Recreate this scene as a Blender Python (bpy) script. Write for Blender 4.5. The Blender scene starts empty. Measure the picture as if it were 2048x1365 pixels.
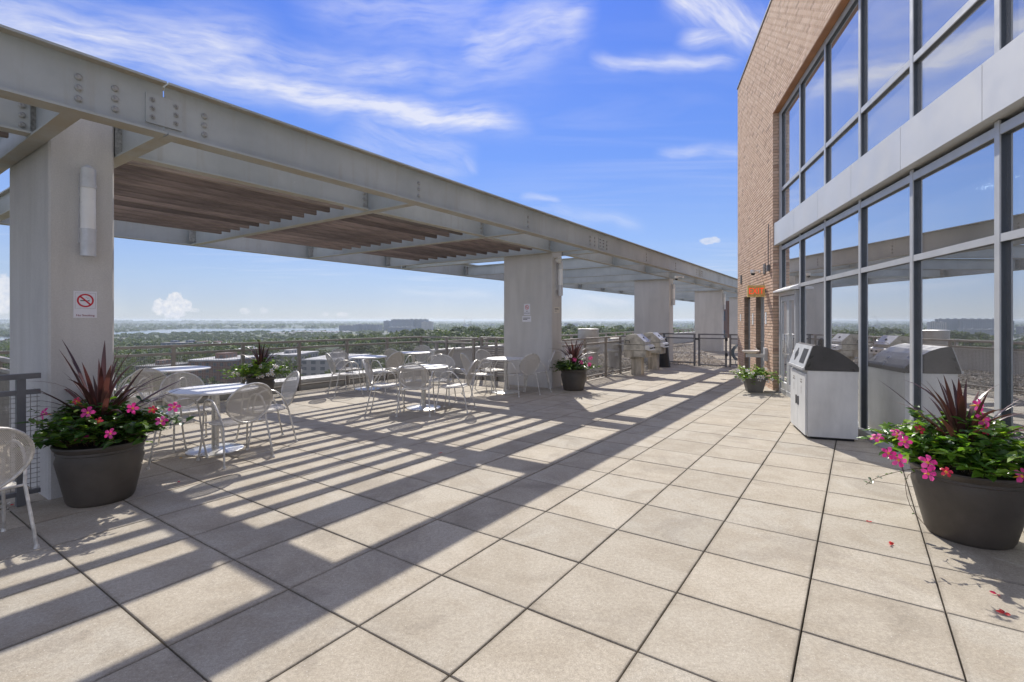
import bpy, math, random
from math import sin, cos, pi, radians, atan, atan2, sqrt
from mathutils import Vector, Matrix
random.seed(7)
S = bpy.context.scene
COL = S.collection

# ------------------------------------------------------------------ camera, light, exposure
CAMZ = 1.532
cam = bpy.data.cameras.new('camera'); co = bpy.data.objects.new('camera', cam); COL.objects.link(co)
co.location = (0, 0, CAMZ); co.rotation_euler = (pi/2, 0, 0)
cam.sensor_width = 36; cam.lens = 36*1000.7/2048; cam.shift_y = -41.1/2048
cam.clip_start = 0.05; cam.clip_end = 60000
S.camera = co
SUN_EL, SUN_AZ = 41.6, -2.4        # degrees; azimuth clockwise from +Y
sl = bpy.data.lights.new('sun', 'SUN'); sl.energy = 3.0; sl.angle = radians(0.53); sl.color = (1.0, 0.95, 0.87)
so = bpy.data.objects.new('sun', sl); COL.objects.link(so)
sdir = Vector((sin(radians(SUN_AZ))*cos(radians(SUN_EL)), cos(radians(SUN_AZ))*cos(radians(SUN_EL)), sin(radians(SUN_EL))))
so.rotation_euler = sdir.to_track_quat('Z', 'Y').to_euler(); so.location = (0, 0, 30)
S.view_settings.view_transform = 'Standard'; S.view_settings.look = 'None'
S.view_settings.exposure = 0.95; S.view_settings.gamma = 1.0; S.view_settings.use_curve_mapping = False
S.cycles.max_bounces = 8; S.cycles.transparent_max_bounces = 24; S.cycles.volume_bounces = 0
S.cycles.diffuse_bounces = 4; S.cycles.glossy_bounces = 4
S.cycles.sample_clamp_indirect = 6.0

# ------------------------------------------------------------------ node helper
class NT:
    def __init__(s, nt): s.nt = nt; s.n = nt.nodes; s.l = nt.links
    def node(s, t, **kw):
        n = s.n.new(t)
        for k, v in kw.items():
            if k.startswith('_'): setattr(n, k[1:], v)
        return n
    def put(s, sock, v):
        if isinstance(v, bpy.types.NodeSocket): s.l.new(v, sock)
        elif v is not None: sock.default_value = v
    def math(s, op, a, b=None, c=None, clamp=False):
        n = s.n.new('ShaderNodeMath'); n.operation = op; n.use_clamp = clamp
        s.put(n.inputs[0], a); s.put(n.inputs[1], b); s.put(n.inputs[2], c); return n.outputs[0]
    def mix(s, f, a, b, typ='MIX'):
        n = s.n.new('ShaderNodeMix'); n.data_type = 'RGBA'; n.blend_type = typ
        s.put(n.inputs[0], f); s.put(n.inputs[6], a if isinstance(a, bpy.types.NodeSocket) else (*a, 1)[:4]); s.put(n.inputs[7], b if isinstance(b, bpy.types.NodeSocket) else (*b, 1)[:4])
        return n.outputs[2]
    def noise(s, vec, scale, detail=4, rough=.55, dist=0.0):
        n = s.n.new('ShaderNodeTexNoise'); s.put(n.inputs['Vector'], vec); n.inputs['Scale'].default_value = scale
        n.inputs['Detail'].default_value = detail; n.inputs['Roughness'].default_value = rough; n.inputs['Distortion'].default_value = dist
        return n.outputs[0]
    def ramp(s, f, stops, interp='LINEAR'):
        n = s.n.new('ShaderNodeValToRGB'); n.color_ramp.interpolation = interp; e = n.color_ramp.elements
        while len(e) < len(stops): e.new(0.5)
        for i, (p, c) in enumerate(stops):
            e[i].position = p; e[i].color = (c, c, c, 1) if isinstance(c, (int, float)) else (*c, 1)
        s.put(n.inputs[0], f); return n.outputs[0]
    def mapr(s, v, a, b, c, d, smooth=False):
        n = s.n.new('ShaderNodeMapRange'); n.interpolation_type = 'SMOOTHSTEP' if smooth else 'LINEAR'
        s.put(n.inputs[0], v)
        for i, q in enumerate((a, b, c, d)): s.put(n.inputs[i+1], q)
        return n.outputs[0]
    def mapping(s, vec, loc=(0,0,0), rot=(0,0,0), scale=(1,1,1)):
        n = s.n.new('ShaderNodeMapping'); s.put(n.inputs[0], vec); n.inputs[1].default_value = loc; n.inputs[2].default_value = rot; n.inputs[3].default_value = scale
        return n.outputs[0]
    def comb(s, x, y, z):
        n = s.n.new('ShaderNodeCombineXYZ'); s.put(n.inputs[0], x); s.put(n.inputs[1], y); s.put(n.inputs[2], z); return n.outputs[0]
    def sep(s, v):
        n = s.n.new('ShaderNodeSeparateXYZ'); s.put(n.inputs[0], v); return n.outputs

# ------------------------------------------------------------------ sky
W = bpy.data.worlds.new('World'); S.world = W; W.use_nodes = True
W.cycles.sampling_method = 'MANUAL'; W.cycles.sample_map_resolution = 512
t = NT(W.node_tree); t.n.clear()
out = t.n.new('ShaderNodeOutputWorld'); bg = t.n.new('ShaderNodeBackground'); t.l.new(bg.outputs[0], out.inputs[0])
sky = t.n.new('ShaderNodeTexSky'); sky.sky_type = 'NISHITA'; sky.sun_disc = False
sky.sun_elevation = radians(SUN_EL); sky.sun_rotation = radians(SUN_AZ)
sky.altitude = 0; sky.air_density = 1.0; sky.dust_density = 0.3; sky.ozone_density = 3.0
tc = t.n.new('ShaderNodeTexCoord'); D = tc.outputs['Generated']
dx, dy, dz = t.sep(D)
hyp = t.math('SQRT', t.math('ADD', t.math('MULTIPLY', dx, dx), t.math('MULTIPLY', dy, dy)))
az = t.math('MULTIPLY', t.math('ARCTAN2', dx, dy), 180/pi)
el = t.math('MULTIPLY', t.math('ARCTAN2', dz, hyp), 180/pi)
# tint: deepens the blue high up, stays pale at the horizon
eln = t.math('DIVIDE', el, 90.0, clamp=True)
tint = t.ramp(eln, [(0.0, (.34, .41, .62)), (0.027, (.34, .38, .56)), (0.05, (.37, .40, .55)), (0.12, (.36, .42, .60)), (0.20, (.30, .41, .68)), (0.35, (.22, .345, .77)), (0.6, (.30, .45, .85)), (1.0, (.45, .6, .9))])
base = t.mix(1.0, sky.outputs[0], tint, 'MULTIPLY')
gcol = t.ramp(eln, [(0.0, (.37, .40, .43)), (0.027, (.32, .38, .47)), (0.05, (.28, .365, .50)), (0.10, (.20, .31, .55)), (0.20, (.115, .22, .56)), (0.35, (.075, .16, .53)), (1.0, (.055, .12, .42))])
gsc = t.n.new('ShaderNodeVectorMath'); gsc.operation = 'SCALE'; t.l.new(gcol, gsc.inputs[0]); gsc.inputs['Scale'].default_value = 10.0
base = t.mix(.6, base, gsc.outputs[0])
AE = t.comb(az, el, 0.0)
warp = t.n.new('ShaderNodeTexNoise'); t.l.new(AE, warp.inputs['Vector']); warp.inputs['Scale'].default_value = 0.11; warp.inputs['Detail'].default_value = 4
wv = t.n.new('ShaderNodeVectorMath'); wv.operation = 'SUBTRACT'; t.l.new(warp.outputs['Color'], wv.inputs[0]); wv.inputs[1].default_value = (.5, .5, .5)
ws = t.n.new('ShaderNodeVectorMath'); ws.operation = 'SCALE'; t.l.new(wv.outputs[0], ws.inputs[0]); ws.inputs['Scale'].default_value = 2.6
wa = t.n.new('ShaderNodeVectorMath'); wa.operation = 'ADD'; t.l.new(AE, wa.inputs[0]); t.l.new(ws.outputs[0], wa.inputs[1])
AW = wa.outputs[0]; ax, ay, _z = t.sep(AW)
def ae(px, py):
    r = (px-1024)/1000.7; a = atan(r); return math.degrees(a), math.degrees(atan((641.4-py)/1000.7*cos(a)))
dens = None; fibre = {}
def addd(v):
    global dens
    dens = v if dens is None else t.math('MAXIMUM', dens, v)
def streak(p0, p1, w, amp, fib=1.0):
    (a0, e0), (a1, e1) = ae(*p0), ae(*p1)
    L = math.hypot(a1-a0, e1-e0); c, s_ = (a1-a0)/L, (e1-e0)/L
    w = w/1000.7*50
    X = t.math('ADD', t.math('MULTIPLY', t.math('SUBTRACT', ax, a0), c), t.math('MULTIPLY', t.math('SUBTRACT', ay, e0), s_))
    Y = t.math('SUBTRACT', t.math('MULTIPLY', t.math('SUBTRACT', ay, e0), c), t.math('MULTIPLY', t.math('SUBTRACT', ax, a0), s_))
    m1 = t.math('MULTIPLY', t.mapr(X, -.18*L, .12*L, 0, 1, True), t.mapr(X, .8*L, 1.12*L, 1, 0, True))
    yy = t.math('DIVIDE', Y, w); m2 = t.math('EXPONENT', t.math('MULTIPLY', t.math('MULTIPLY', yy, yy), -1.0))
    ang = math.degrees(atan2(e1-e0, a1-a0)); key = min((-14, 4, 32, -45), key=lambda q: abs(q-ang))
    if key not in fibre:
        cc_, ss_ = cos(radians(key)), sin(radians(key))
        fx_ = t.math('ADD', t.math('MULTIPLY', ax, cc_), t.math('MULTIPLY', ay, ss_)); fy_ = t.math('SUBTRACT', t.math('MULTIPLY', ay, cc_), t.math('MULTIPLY', ax, ss_))
        nv = t.comb(t.math('MULTIPLY', fx_, .10), t.math('MULTIPLY', fy_, .55), float(key))
        fibre[key] = t.mapr(t.noise(nv, 1.5, 6, .60, .15), .32, .66, .22, 1.1)
    n1 = fibre[key]
    addd(t.math('MULTIPLY', t.math('MULTIPLY', m1, m2), t.math('MULTIPLY', n1, amp)))
streak((-120, 25), (560, 110), 50, .85)
streak((420, 105), (880, 135), 36, .55)
streak((150, 75), (700, 190), 30, .9)
streak((520, 160), (1030, 250), 27, 1.15)
streak((240, 95), (620, 175), 26, .8)
streak((930, 90), (1180, 25), 44, .75)
streak((860, 150), (1120, 80), 60, .35)
streak((1350, -20), (1530, 75), 34, 1.0)
streak((1370, 80), (1540, 55), 18, .8)
streak((1205, 116), (1480, 128), 13, .75)
streak((1330, 300), (1500, 306), 13, .5)
streak((890, 285), (950, 345), 13, .45)
streak((700, 250), (940, 320), 60, .38)
streak((620, -30), (1000, 40), 60, .4)
streak((1050, 390), (1120, 397), 7, .5)
streak((1110, 415), (1280, 455), 14, .35)
streak((800, 580), (980, 590), 9, .3)
streak((0, 610), (240, 600), 20, .35)
streak((1140, 590), (1270, 605), 12, .45)
# thin cirrus, plus a pale veil added outside the frame to neutralise fill light
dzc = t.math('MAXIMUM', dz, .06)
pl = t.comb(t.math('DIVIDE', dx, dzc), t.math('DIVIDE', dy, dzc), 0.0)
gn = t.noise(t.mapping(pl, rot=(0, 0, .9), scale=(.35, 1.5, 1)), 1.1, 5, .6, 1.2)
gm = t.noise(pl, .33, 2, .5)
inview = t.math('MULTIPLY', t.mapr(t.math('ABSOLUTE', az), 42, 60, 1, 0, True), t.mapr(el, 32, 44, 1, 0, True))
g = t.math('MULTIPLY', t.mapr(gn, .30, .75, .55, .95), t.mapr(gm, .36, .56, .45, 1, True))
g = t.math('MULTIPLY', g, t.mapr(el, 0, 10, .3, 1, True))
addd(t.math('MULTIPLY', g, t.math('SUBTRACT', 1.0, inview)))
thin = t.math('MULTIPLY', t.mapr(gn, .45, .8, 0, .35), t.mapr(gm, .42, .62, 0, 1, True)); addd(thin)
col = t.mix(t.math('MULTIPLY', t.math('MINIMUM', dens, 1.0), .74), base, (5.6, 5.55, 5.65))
# small cumulus near the horizon
cw = t.n.new('ShaderNodeTexNoise'); t.l.new(AE, cw.inputs['Vector']); cw.inputs['Scale'].default_value = 2.2; cw.inputs['Detail'].default_value = 5; cw.inputs['Roughness'].default_value = .6
cs = t.n.new('ShaderNodeVectorMath'); cs.operation = 'SUBTRACT'; t.l.new(cw.outputs['Color'], cs.inputs[0]); cs.inputs[1].default_value = (.5, .5, .5)
cum = None
for (px, py, wx, wy, amp) in [(345, 617, 30, 26, 1), (352, 600, 17, 17, 1), (318, 614, 16, 14, 1), (370, 612, 16, 14, 1), (388, 621, 12, 5, .5), (490, 623, 11, 7, .55), (528, 622, 9, 7, .5), (651, 629, 8, 5, .5), (685, 629, 13, 5, .6), (1420, 482, 22, 8, .7), (4, 590, 30, 42, .9), (-60, 610, 40, 22, .8), (2140, 610, 60, 26, .8), (2300, 620, 60, 18, .7), (-400, 600, 90, 40, .9)]:
    a0, e0 = ae(px, py); kx = wx/1000.7*57.3*cos(radians(a0))**2; ky = wy/1000.7*57.3*cos(radians(a0))
    n3 = t.n.new('ShaderNodeVectorMath'); n3.operation = 'SCALE'; t.l.new(cs.outputs[0], n3.inputs[0]); n3.inputs['Scale'].default_value = min(kx, ky)*1.5
    n4 = t.n.new('ShaderNodeVectorMath'); n4.operation = 'ADD'; t.l.new(AE, n4.inputs[0]); t.l.new(n3.outputs[0], n4.inputs[1])
    qx, qy, _z = t.sep(n4.outputs[0])
    u_ = t.math('DIVIDE', t.math('SUBTRACT', qx, a0), kx); v_ = t.math('DIVIDE', t.math('SUBTRACT', qy, e0), ky)
    rr = t.math('SQRT', t.math('ADD', t.math('MULTIPLY', u_, u_), t.math('MULTIPLY', v_, v_)))
    m = t.math('MULTIPLY', t.mapr(rr, .78, 1.08, 1, 0, True), amp)
    m = t.math('MULTIPLY', m, t.mapr(t.math('SUBTRACT', el, e0), -1.15*ky, -.75*ky, 0.0, 1, True))
    cum = m if cum is None else t.math('MAXIMUM', cum, m)
cshade = t.mix(t.mapr(cw.outputs[0], .35, .65, 0, 1), (3.9, 4.2, 4.9), (5.2, 5.2, 5.3))
col = t.mix(t.math('MULTIPLY', cum, .9), col, cshade)
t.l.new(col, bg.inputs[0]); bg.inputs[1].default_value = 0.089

# ------------------------------------------------------------------ materials
def mat(name): 
    m = bpy.data.materials.new(name); m.use_nodes = True; q = NT(m.node_tree); b = m.node_tree.nodes['Principled BSDF']; return m, q, b
def simple(name, c, rough=.5, metal=0.0, var=.12, scale=6, bump=0.0, bscale=60, spec=None, stretch=(1,1,1), c2=None, amt=None, emis=0):
    m, q, b = mat(name); tcn = q.n.new('ShaderNodeTexCoord'); v = tcn.outputs['Object']
    if stretch != (1,1,1): v = q.mapping(v, scale=stretch)
    n = q.noise(v, scale, 6, .6)
    dark = c2 or tuple(max(0, x*(1-var)) for x in c); lite = c if c2 else tuple(min(1, x*(1+var)) for x in c)
    f = q.mapr(n, *(amt or (.35, .65)), 0, 1)
    q.put(b.inputs['Base Color'], q.mix(f, dark, lite))
    q.put(b.inputs['Roughness'], q.mapr(q.noise(v, scale*2.3, 3), .3, .7, max(0, rough-.08), min(1, rough+.08)))
    b.inputs['Metallic'].default_value = metal
    if spec is not None: b.inputs['Specular IOR Level'].default_value = spec
    if bump:
        bn = q.n.new('ShaderNodeBump'); bn.inputs['Strength'].default_value = 1.0; bn.inputs['Distance'].default_value = bump
        q.put(bn.inputs['Height'], q.noise(v, bscale, 4)); q.l.new(bn.outputs[0], b.inputs['Normal'])
    if emis: b.inputs['Emission Color'].default_value = (*c, 1); b.inputs['Emission Strength'].default_value = emis
    return m
TH = radians(-34.69); CU, SU = cos(TH), sin(TH)
TILE = .61; U0, V0 = -2.0616, 1.014
def uv(u, v): return Vector((CU*u - SU*v, SU*u + CU*v))

def m_paver():
    m, q, b = mat('concrete_paver'); g = q.n.new('ShaderNodeNewGeometry'); P = g.outputs['Position']
    R = q.mapping(P, rot=(0, 0, -TH))
    x, y, z = q.sep(R)
    ci = q.math('FLOOR', q.math('DIVIDE', q.math('SUBTRACT', x, U0), TILE)); cj = q.math('FLOOR', q.math('DIVIDE', q.math('SUBTRACT', y, V0), TILE))
    wn = q.n.new('ShaderNodeTexWhiteNoise'); q.put(wn.inputs['Vector'], q.comb(ci, cj, 0.0))
    tone = q.mapr(wn.outputs[0], 0, 1, .92, 1.06)
    hue = q.n.new('ShaderNodeSeparateColor'); q.l.new(wn.outputs[1], hue.inputs[0])
    off = q.n.new('ShaderNodeVectorMath'); off.operation = 'MULTIPLY_ADD'; q.l.new(wn.outputs[1], off.inputs[0]); off.inputs[1].default_value = (37, 37, 37); q.l.new(P, off.inputs[2])
    blot = q.noise(off.outputs[0], 3.2, 6, .62, .4); stain = q.noise(off.outputs[0], 1.1, 4, .6, .8)
    speck = q.noise(P, 420, 2, .7); grit = q.noise(P, 130, 3, .7)
    c = q.mix(q.mapr(hue.outputs[1], 0, 1, 0, 1), (.425, .374, .296), (.412, .374, .308))
    c = q.mix(q.mapr(blot, .40, .62, 0, .75), c, (.345, .296, .226))
    c = q.mix(q.mapr(stain, .57, .70, 0, .6), c, (.26, .224, .175))
    damp = q.noise(q.mapping(P, scale=(1, 1, 1)), .9, 5, .65, 1.5)
    c = q.mix(q.mapr(damp, .57, .63, 0, .38), c, (.27, .235, .19))
    c = q.mix(q.mapr(q.noise(P, 2.1, 6, .7, 1.0), .62, .70, 0, .5), c, (.50, .455, .38))
    mul = q.math('MULTIPLY', tone, q.math('MULTIPLY', q.mapr(speck, .28, .72, .72, 1.28), q.math('MULTIPLY', q.mapr(grit, .3, .7, .84, 1.16), q.mapr(q.noise(P, 48, 4, .75), .32, .68, .82, 1.15))))
    # grime near the joints
    fx = q.math('ABSOLUTE', q.math('SUBTRACT', q.math('FRACT', q.math('DIVIDE', q.math('SUBTRACT', x, U0), TILE)), .5))
    fy = q.math('ABSOLUTE', q.math('SUBTRACT', q.math('FRACT', q.math('DIVIDE', q.math('SUBTRACT', y, V0), TILE)), .5))
    ed = q.math('ADD', q.math('MAXIMUM', fx, fy), q.math('MULTIPLY', q.math('SUBTRACT', blot, .5), .05))
    mul = q.math('MULTIPLY', mul, q.mapr(ed, .462, .5, 1, .72))
    cc = q.n.new('ShaderNodeVectorMath'); cc.operation = 'SCALE'; q.l.new(c, cc.inputs[0]); q.put(cc.inputs['Scale'], mul)
    # pale flecks of aggregate
    vo = q.n.new('ShaderNodeTexVoronoi'); q.l.new(P, vo.inputs['Vector']); vo.inputs['Scale'].default_value = 75
    vw = q.n.new('ShaderNodeSeparateColor'); q.l.new(vo.outputs['Color'], vw.inputs[0])
    fl = q.math('MULTIPLY', q.mapr(vo.outputs['Distance'], .10, .2, 1, 0), q.mapr(vw.outputs[0], .90, .92, 0, 1))
    c3 = q.mix(q.math('MULTIPLY', fl, .7), cc.outputs[0], (.75, .72, .66))
    q.put(b.inputs['Base Color'], c3); b.inputs['Roughness'].default_value = .82; b.inputs['Specular IOR Level'].default_value = .3
    bn = q.n.new('ShaderNodeBump'); bn.inputs['Distance'].default_value = .0016; q.put(bn.inputs['Height'], q.math('ADD', q.noise(P, 260, 3, .7), q.math('MULTIPLY', blot, 1.0))); q.l.new(bn.outputs[0], b.inputs['Normal'])
    return m
M = {}
M['paver'] = m_paver()
M['joint'] = simple('joint_dirt', (.028, .024, .019), .95, var=.4, scale=30)
def m_concrete():
    m, q, b = mat('weathered_concrete'); tcn = q.n.new('ShaderNodeTexCoord'); P = tcn.outputs['Object']
    a = q.noise(q.mapping(P, scale=(2.6, 2.6, .35)), 2.0, 4, .55); bl = q.noise(P, 1.6, 5, .6); f = q.noise(P, 90, 3, .7)
    c = q.mix(q.mapr(a, .25, .75, 0, 1), (.53, .51, .475), (.65, .63, .595))
    c = q.mix(q.mapr(bl, .52, .72, 0, .6), c, (.50, .49, .475))
    c = q.mix(q.mapr(f, .3, .7, 0, .22), c, (.22, .21, .2))
    q.put(b.inputs['Base Color'], c); b.inputs['Roughness'].default_value = .8
    bn = q.n.new('ShaderNodeBump'); bn.inputs['Distance'].default_value = .002; q.put(bn.inputs['Height'], q.math('ADD', f, q.math('MULTIPLY', bl, 2.0))); q.l.new(bn.outputs[0], b.inputs['Normal'])
    return m
M['concrete'] = m_concrete()
def m_steel():
    m, q, b = mat('grey_painted_steel'); tcn = q.n.new('ShaderNodeTexCoord'); P = tcn.outputs['Object']
    a = q.noise(P, 1.3, 6, .6); st = q.noise(q.mapping(P, scale=(9, 9, .7)), 1.5, 5, .6); d = q.noise(P, 7, 8, .7, 1.0); f = q.noise(P, 160, 2)
    c = q.mix(q.mapr(a, .35, .65, 0, 1), (.38, .405, .392), (.48, .505, .487))
    c = q.mix(q.mapr(st, .55, .75, 0, .5), c, (.37, .35, .30))
    c = q.mix(q.mapr(d, .66, .72, 0, .5), c, (.62, .62, .59))
    ge = q.n.new('ShaderNodeNewGeometry'); nx, ny, nz = q.sep(ge.outputs['Normal'])
    dust = q.math('MULTIPLY', q.mapr(q.math('ABSOLUTE', nz), .7, .95, 0, 1), q.mapr(q.noise(P, 3.0, 6, .7), .35, .6, .35, .95))
    c = q.mix(dust, c, (.37, .32, .235))
    q.put(b.inputs['Base Color'], c); b.inputs['Roughness'].default_value = .55
    bn = q.n.new('ShaderNodeBump'); bn.inputs['Distance'].default_value = .0008; q.put(bn.inputs['Height'], q.math('ADD', f, q.math('MULTIPLY', d, 3.0))); q.l.new(bn.outputs[0], b.inputs['Normal'])
    return m
M['steel'] = m_steel()
M['bolt'] = simple('galvanised_bolt', (.38, .38, .36), .5, .4, var=.3, scale=40)
M['wood'] = simple('weathered_brown_wood', (.165, .128, .10), .8, var=.4, scale=3, stretch=(9, .6, 9), bump=.002, bscale=30)
def m_wood():
    m = M['wood']; q = NT(m.node_tree); b = m.node_tree.nodes['Principled BSDF']; src = b.inputs['Base Color'].links[0].from_socket
    oi = q.n.new('ShaderNodeObjectInfo'); sc = q.n.new('ShaderNodeVectorMath'); sc.operation = 'SCALE'; q.l.new(src, sc.inputs[0]); q.put(sc.inputs['Scale'], q.mapr(oi.outputs['Random'], 0, 1, .62, 1.6)); q.l.new(sc.outputs[0], b.inputs['Base Color'])
m_wood()
M['rail'] = simple('brown_grey_rail_paint', (.29, .262, .228), .5, .15, var=.15, scale=5)
M['rail_dark'] = simple('dark_grey_rail_paint', (.15, .15, .155), .5, .15, var=.12, scale=6)
M['wire'] = simple('galvanised_wire', (.30, .29, .27), .5, .5)
M['alu'] = simple('pale_aluminium', (.50, .505, .50), .42, .15, var=.06, scale=4)
M['alu_shaded'] = simple('shaded_aluminium', (.075, .085, .095), .45, .3, var=.06)  # frame metal coloured dark to stand for its unlit sides
M['spandrel'] = simple('silver_metal_panel', (.60, .60, .585), .45, .1, var=.04, scale=1.2)
M['chrome'] = simple('brushed_table_metal', (.66, .65, .62), .32, .7, var=.08, scale=8)
M['tabletop'] = simple('brushed_tabletop', (.72, .71, .69), .42, .25, var=.08, scale=10)
M['tube'] = simple('silver_chair_paint', (.54, .52, .48), .4, .35, var=.32, scale=14, amt=(.3, .6))
M['white'] = simple('white_enamel', (.78, .78, .77), .45, var=.04)
M['diffuser'] = simple('frosted_lamp_cover', (.82, .81, .78), .35, var=.03)
M['lampmetal'] = simple('scuffed_lamp_metal', (.60, .60, .60), .4, .3, var=.10, scale=9)
M['pot'] = simple('dark_brown_plastic', (.078, .066, .054), .5, var=.3, scale=2.2, bump=.0006, bscale=60)
M['pot_grey'] = simple('grey_plastic_pot', (.15, .14, .125), .6, var=.2, scale=5)
M['soil'] = simple('potting_soil', (.035, .025, .018), .95, var=.4, scale=40, bump=.01, bscale=40)
M['brick_m'] = None
M['mortar'] = simple('mortar', (.30, .25, .20), .9, var=.12, scale=30, bump=.002, bscale=90)
def m_brick():
    m, q, b = mat('red_brown_brick'); g = q.n.new('ShaderNodeNewGeometry'); oi = q.n.new('ShaderNodeObjectInfo')
    r = q.math('FRACT', q.math('ADD', g.outputs['Random Per Island'], oi.outputs['Random']))
    c = q.ramp(r, [(0, (.52, .32, .20)), (.3, (.64, .43, .29)), (.55, (.58, .37, .24)), (.8, (.70, .50, .36)), (.95, (.46, .27, .17)), (1, (.33, .19, .13))])
    n = q.noise(g.outputs['Position'], 30, 5, .7)
    c = q.mix(q.mapr(n, .35, .7, 0, .45), c, (.76, .62, .50))
    q.put(b.inputs['Base Color'], c); b.inputs['Roughness'].default_value = .88
    bn = q.n.new('ShaderNodeBump'); bn.inputs['Distance'].default_value = .003; q.put(bn.inputs['Height'], q.noise(g.outputs['Position'], 140, 3)); q.l.new(bn.outputs[0], b.inputs['Normal'])
    return m
M['brick'] = m_brick()
M['soffit'] = simple('orange_brown_soffit', (.40, .19, .085), .6, var=.15, scale=2)
def m_glass(name='reflective_glazing', film=(.03, .08), base=.54):
    m, q, b = mat(name); q.n.remove(b); o = q.n['Material Output']
    tr = q.n.new('ShaderNodeBsdfTransparent'); tr.inputs[0].default_value = (.34, .38, .40, 1)
    gl = q.n.new('ShaderNodeBsdfGlossy'); gl.inputs['Roughness'].default_value = 0.0; gl.inputs['Color'].default_value = (.95, .97, 1.0, 1)
    fr = q.n.new('ShaderNodeFresnel'); fr.inputs[0].default_value = 1.7
    f = q.math('MINIMUM', q.math('ADD', base, q.math('MULTIPLY', fr.outputs[0], 1.15)), .94)
    g = q.n.new('ShaderNodeNewGeometry'); bn = q.n.new('ShaderNodeBump'); bn.inputs['Distance'].default_value = .0012; bn.inputs['Strength'].default_value = .35
    q.put(bn.inputs['Height'], q.noise(g.outputs['Position'], .9, 2)); q.l.new(bn.outputs[0], gl.inputs['Normal'])
    mx = q.n.new('ShaderNodeMixShader'); q.put(mx.inputs[0], f); q.l.new(tr.outputs[0], mx.inputs[1]); q.l.new(gl.outputs[0], mx.inputs[2])
    # a thin film of dust on the panes
    df = q.n.new('ShaderNodeBsdfDiffuse'); df.inputs[0].default_value = (.80, .78, .73, 1); m2 = q.n.new('ShaderNodeMixShader')
    q.put(m2.inputs[0], q.mapr(q.noise(q.mapping(g.outputs['Position'], scale=(1, 1, .35)), 1.6, 5, .6), .3, .7, *film))
    q.l.new(mx.outputs[0], m2.inputs[1]); q.l.new(df.outputs[0], m2.inputs[2]); q.l.new(m2.outputs[0], o.inputs[0])
    return m
M['glass'] = m_glass()
M['glass_upper'] = m_glass('dusty_upper_glazing', (.12, .18), .46)
M['door_glass'] = M['glass']
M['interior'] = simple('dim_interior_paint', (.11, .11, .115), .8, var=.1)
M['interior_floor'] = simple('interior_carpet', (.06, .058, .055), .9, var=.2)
M['ceiling_lamp'] = simple('lit_ceiling_panel', (1, .97, .9), .5, emis=20.0, var=0)
M['dark'] = simple('black_rubber', (.02, .02, .022), .5, var=.2)
M['darkmetal'] = simple('bronze_hood_metal', (.085, .080, .078), .34, .4, var=.18, scale=3)
M['binbody'] = simple('grey_stained_panel', (.66, .655, .625), .5, .0, var=.16, scale=2.4, stretch=(1, 1, .35))
M['bindoor'] = simple('pale_bin_door', (.64, .645, .63), .45, 0, var=.06, scale=3)
M['red'] = simple('sign_red', (.55, .01, .03), .4, var=.02)
M['signwhite'] = simple('sign_white', (.74, .73, .76), .35, var=.02)
M['ink'] = simple('sign_ink', (.03, .03, .035), .5, var=0)
M['inkred'] = simple('sign_dark_red_ink', (.25, .01, .03), .5, var=0)
M['cream'] = simple('cream_door_plate', (.62, .58, .5), .5, var=.04)
M['exit_glow'] = simple('lit_amber_sign', (.50, .31, .10), .4, emis=.06, var=.3, scale=18)
M['exit_case'] = simple('amber_sign_case', (.75, .55, .2), .4, var=.1)
M['exit_red'] = simple('lit_red_letters', (.75, .04, .01), .4, emis=.55, var=0)
M['grilled'] = simple('stained_stainless', (.46, .43, .36), .42, .2, var=.35, scale=5, amt=(.35, .6))
M['hood'] = simple('bright_stainless', (.72, .71, .69), .35, .35, var=.1, scale=6)
M['pedestal'] = simple('beige_grill_pedestal', (.43, .385, .305), .7, .05, var=.35, scale=4, stretch=(2, 2, .5))
M['greydoor'] = simple('grey_steel_door', (.36, .38, .38), .5, var=.05)
M['fan'] = simple('roof_fan_metal', (.55, .53, .50), .45, .35, var=.15, scale=3)
M['hose'] = simple('blue_rubber_hose', (.02, .09, .16), .5)
M['porcelain'] = simple('pale_basin', (.72, .68, .62), .25, var=.05)
M['ledge'] = simple('pale_parapet_cap', (.66, .64, .60), .55, .1, var=.1, scale=2)
M['stone'] = simple('gravel_stone', (.36, .31, .25), .9, var=.4, scale=2.5)
def m_stone():
    m, q, b = mat('roof_gravel'); g = q.n.new('ShaderNodeNewGeometry')
    c = q.ramp(g.outputs['Random Per Island'], [(0, (.22, .18, .13)), (.4, (.46, .39, .30)), (.8, (.62, .55, .45)), (1, (.75, .70, .6))])
    q.put(b.inputs['Base Color'], c); b.inputs['Roughness'].default_value = .9; return m
M['stone'] = m_stone()
M['gravel_bed'] = simple('gravel_bed', (.30, .25, .19), .95, var=.5, scale=25, bump=.01, bscale=40)
def m_leaf(name, c1, c2, c3, rough=.35, trans=.35, tt=(2.0, 2.0, .9)):
    m, q, b = mat(name); g = q.n.new('ShaderNodeNewGeometry'); oi = q.n.new('ShaderNodeObjectInfo')
    r = q.math('FRACT', q.math('ADD', g.outputs['Random Per Island'], oi.outputs['Random']))
    c = q.ramp(r, [(0, c1), (.6, c2), (1, c3)])
    q.put(b.inputs['Base Color'], c); b.inputs['Roughness'].default_value = rough
    o = q.n['Material Output']; tl = q.n.new('ShaderNodeBsdfTranslucent'); q.put(tl.inputs[0], q.mix(1.0, c, tt, 'MULTIPLY'))
    mx = q.n.new('ShaderNodeMixShader'); mx.inputs[0].default_value = trans; q.l.new(b.outputs[0], mx.inputs[1]); q.l.new(tl.outputs[0], mx.inputs[2]); q.l.new(mx.outputs[0], o.inputs[0])
    return m
M['leaf'] = m_leaf('glossy_green_leaf', (.022, .055, .014), (.045, .11, .018), (.12, .20, .02))
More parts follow.
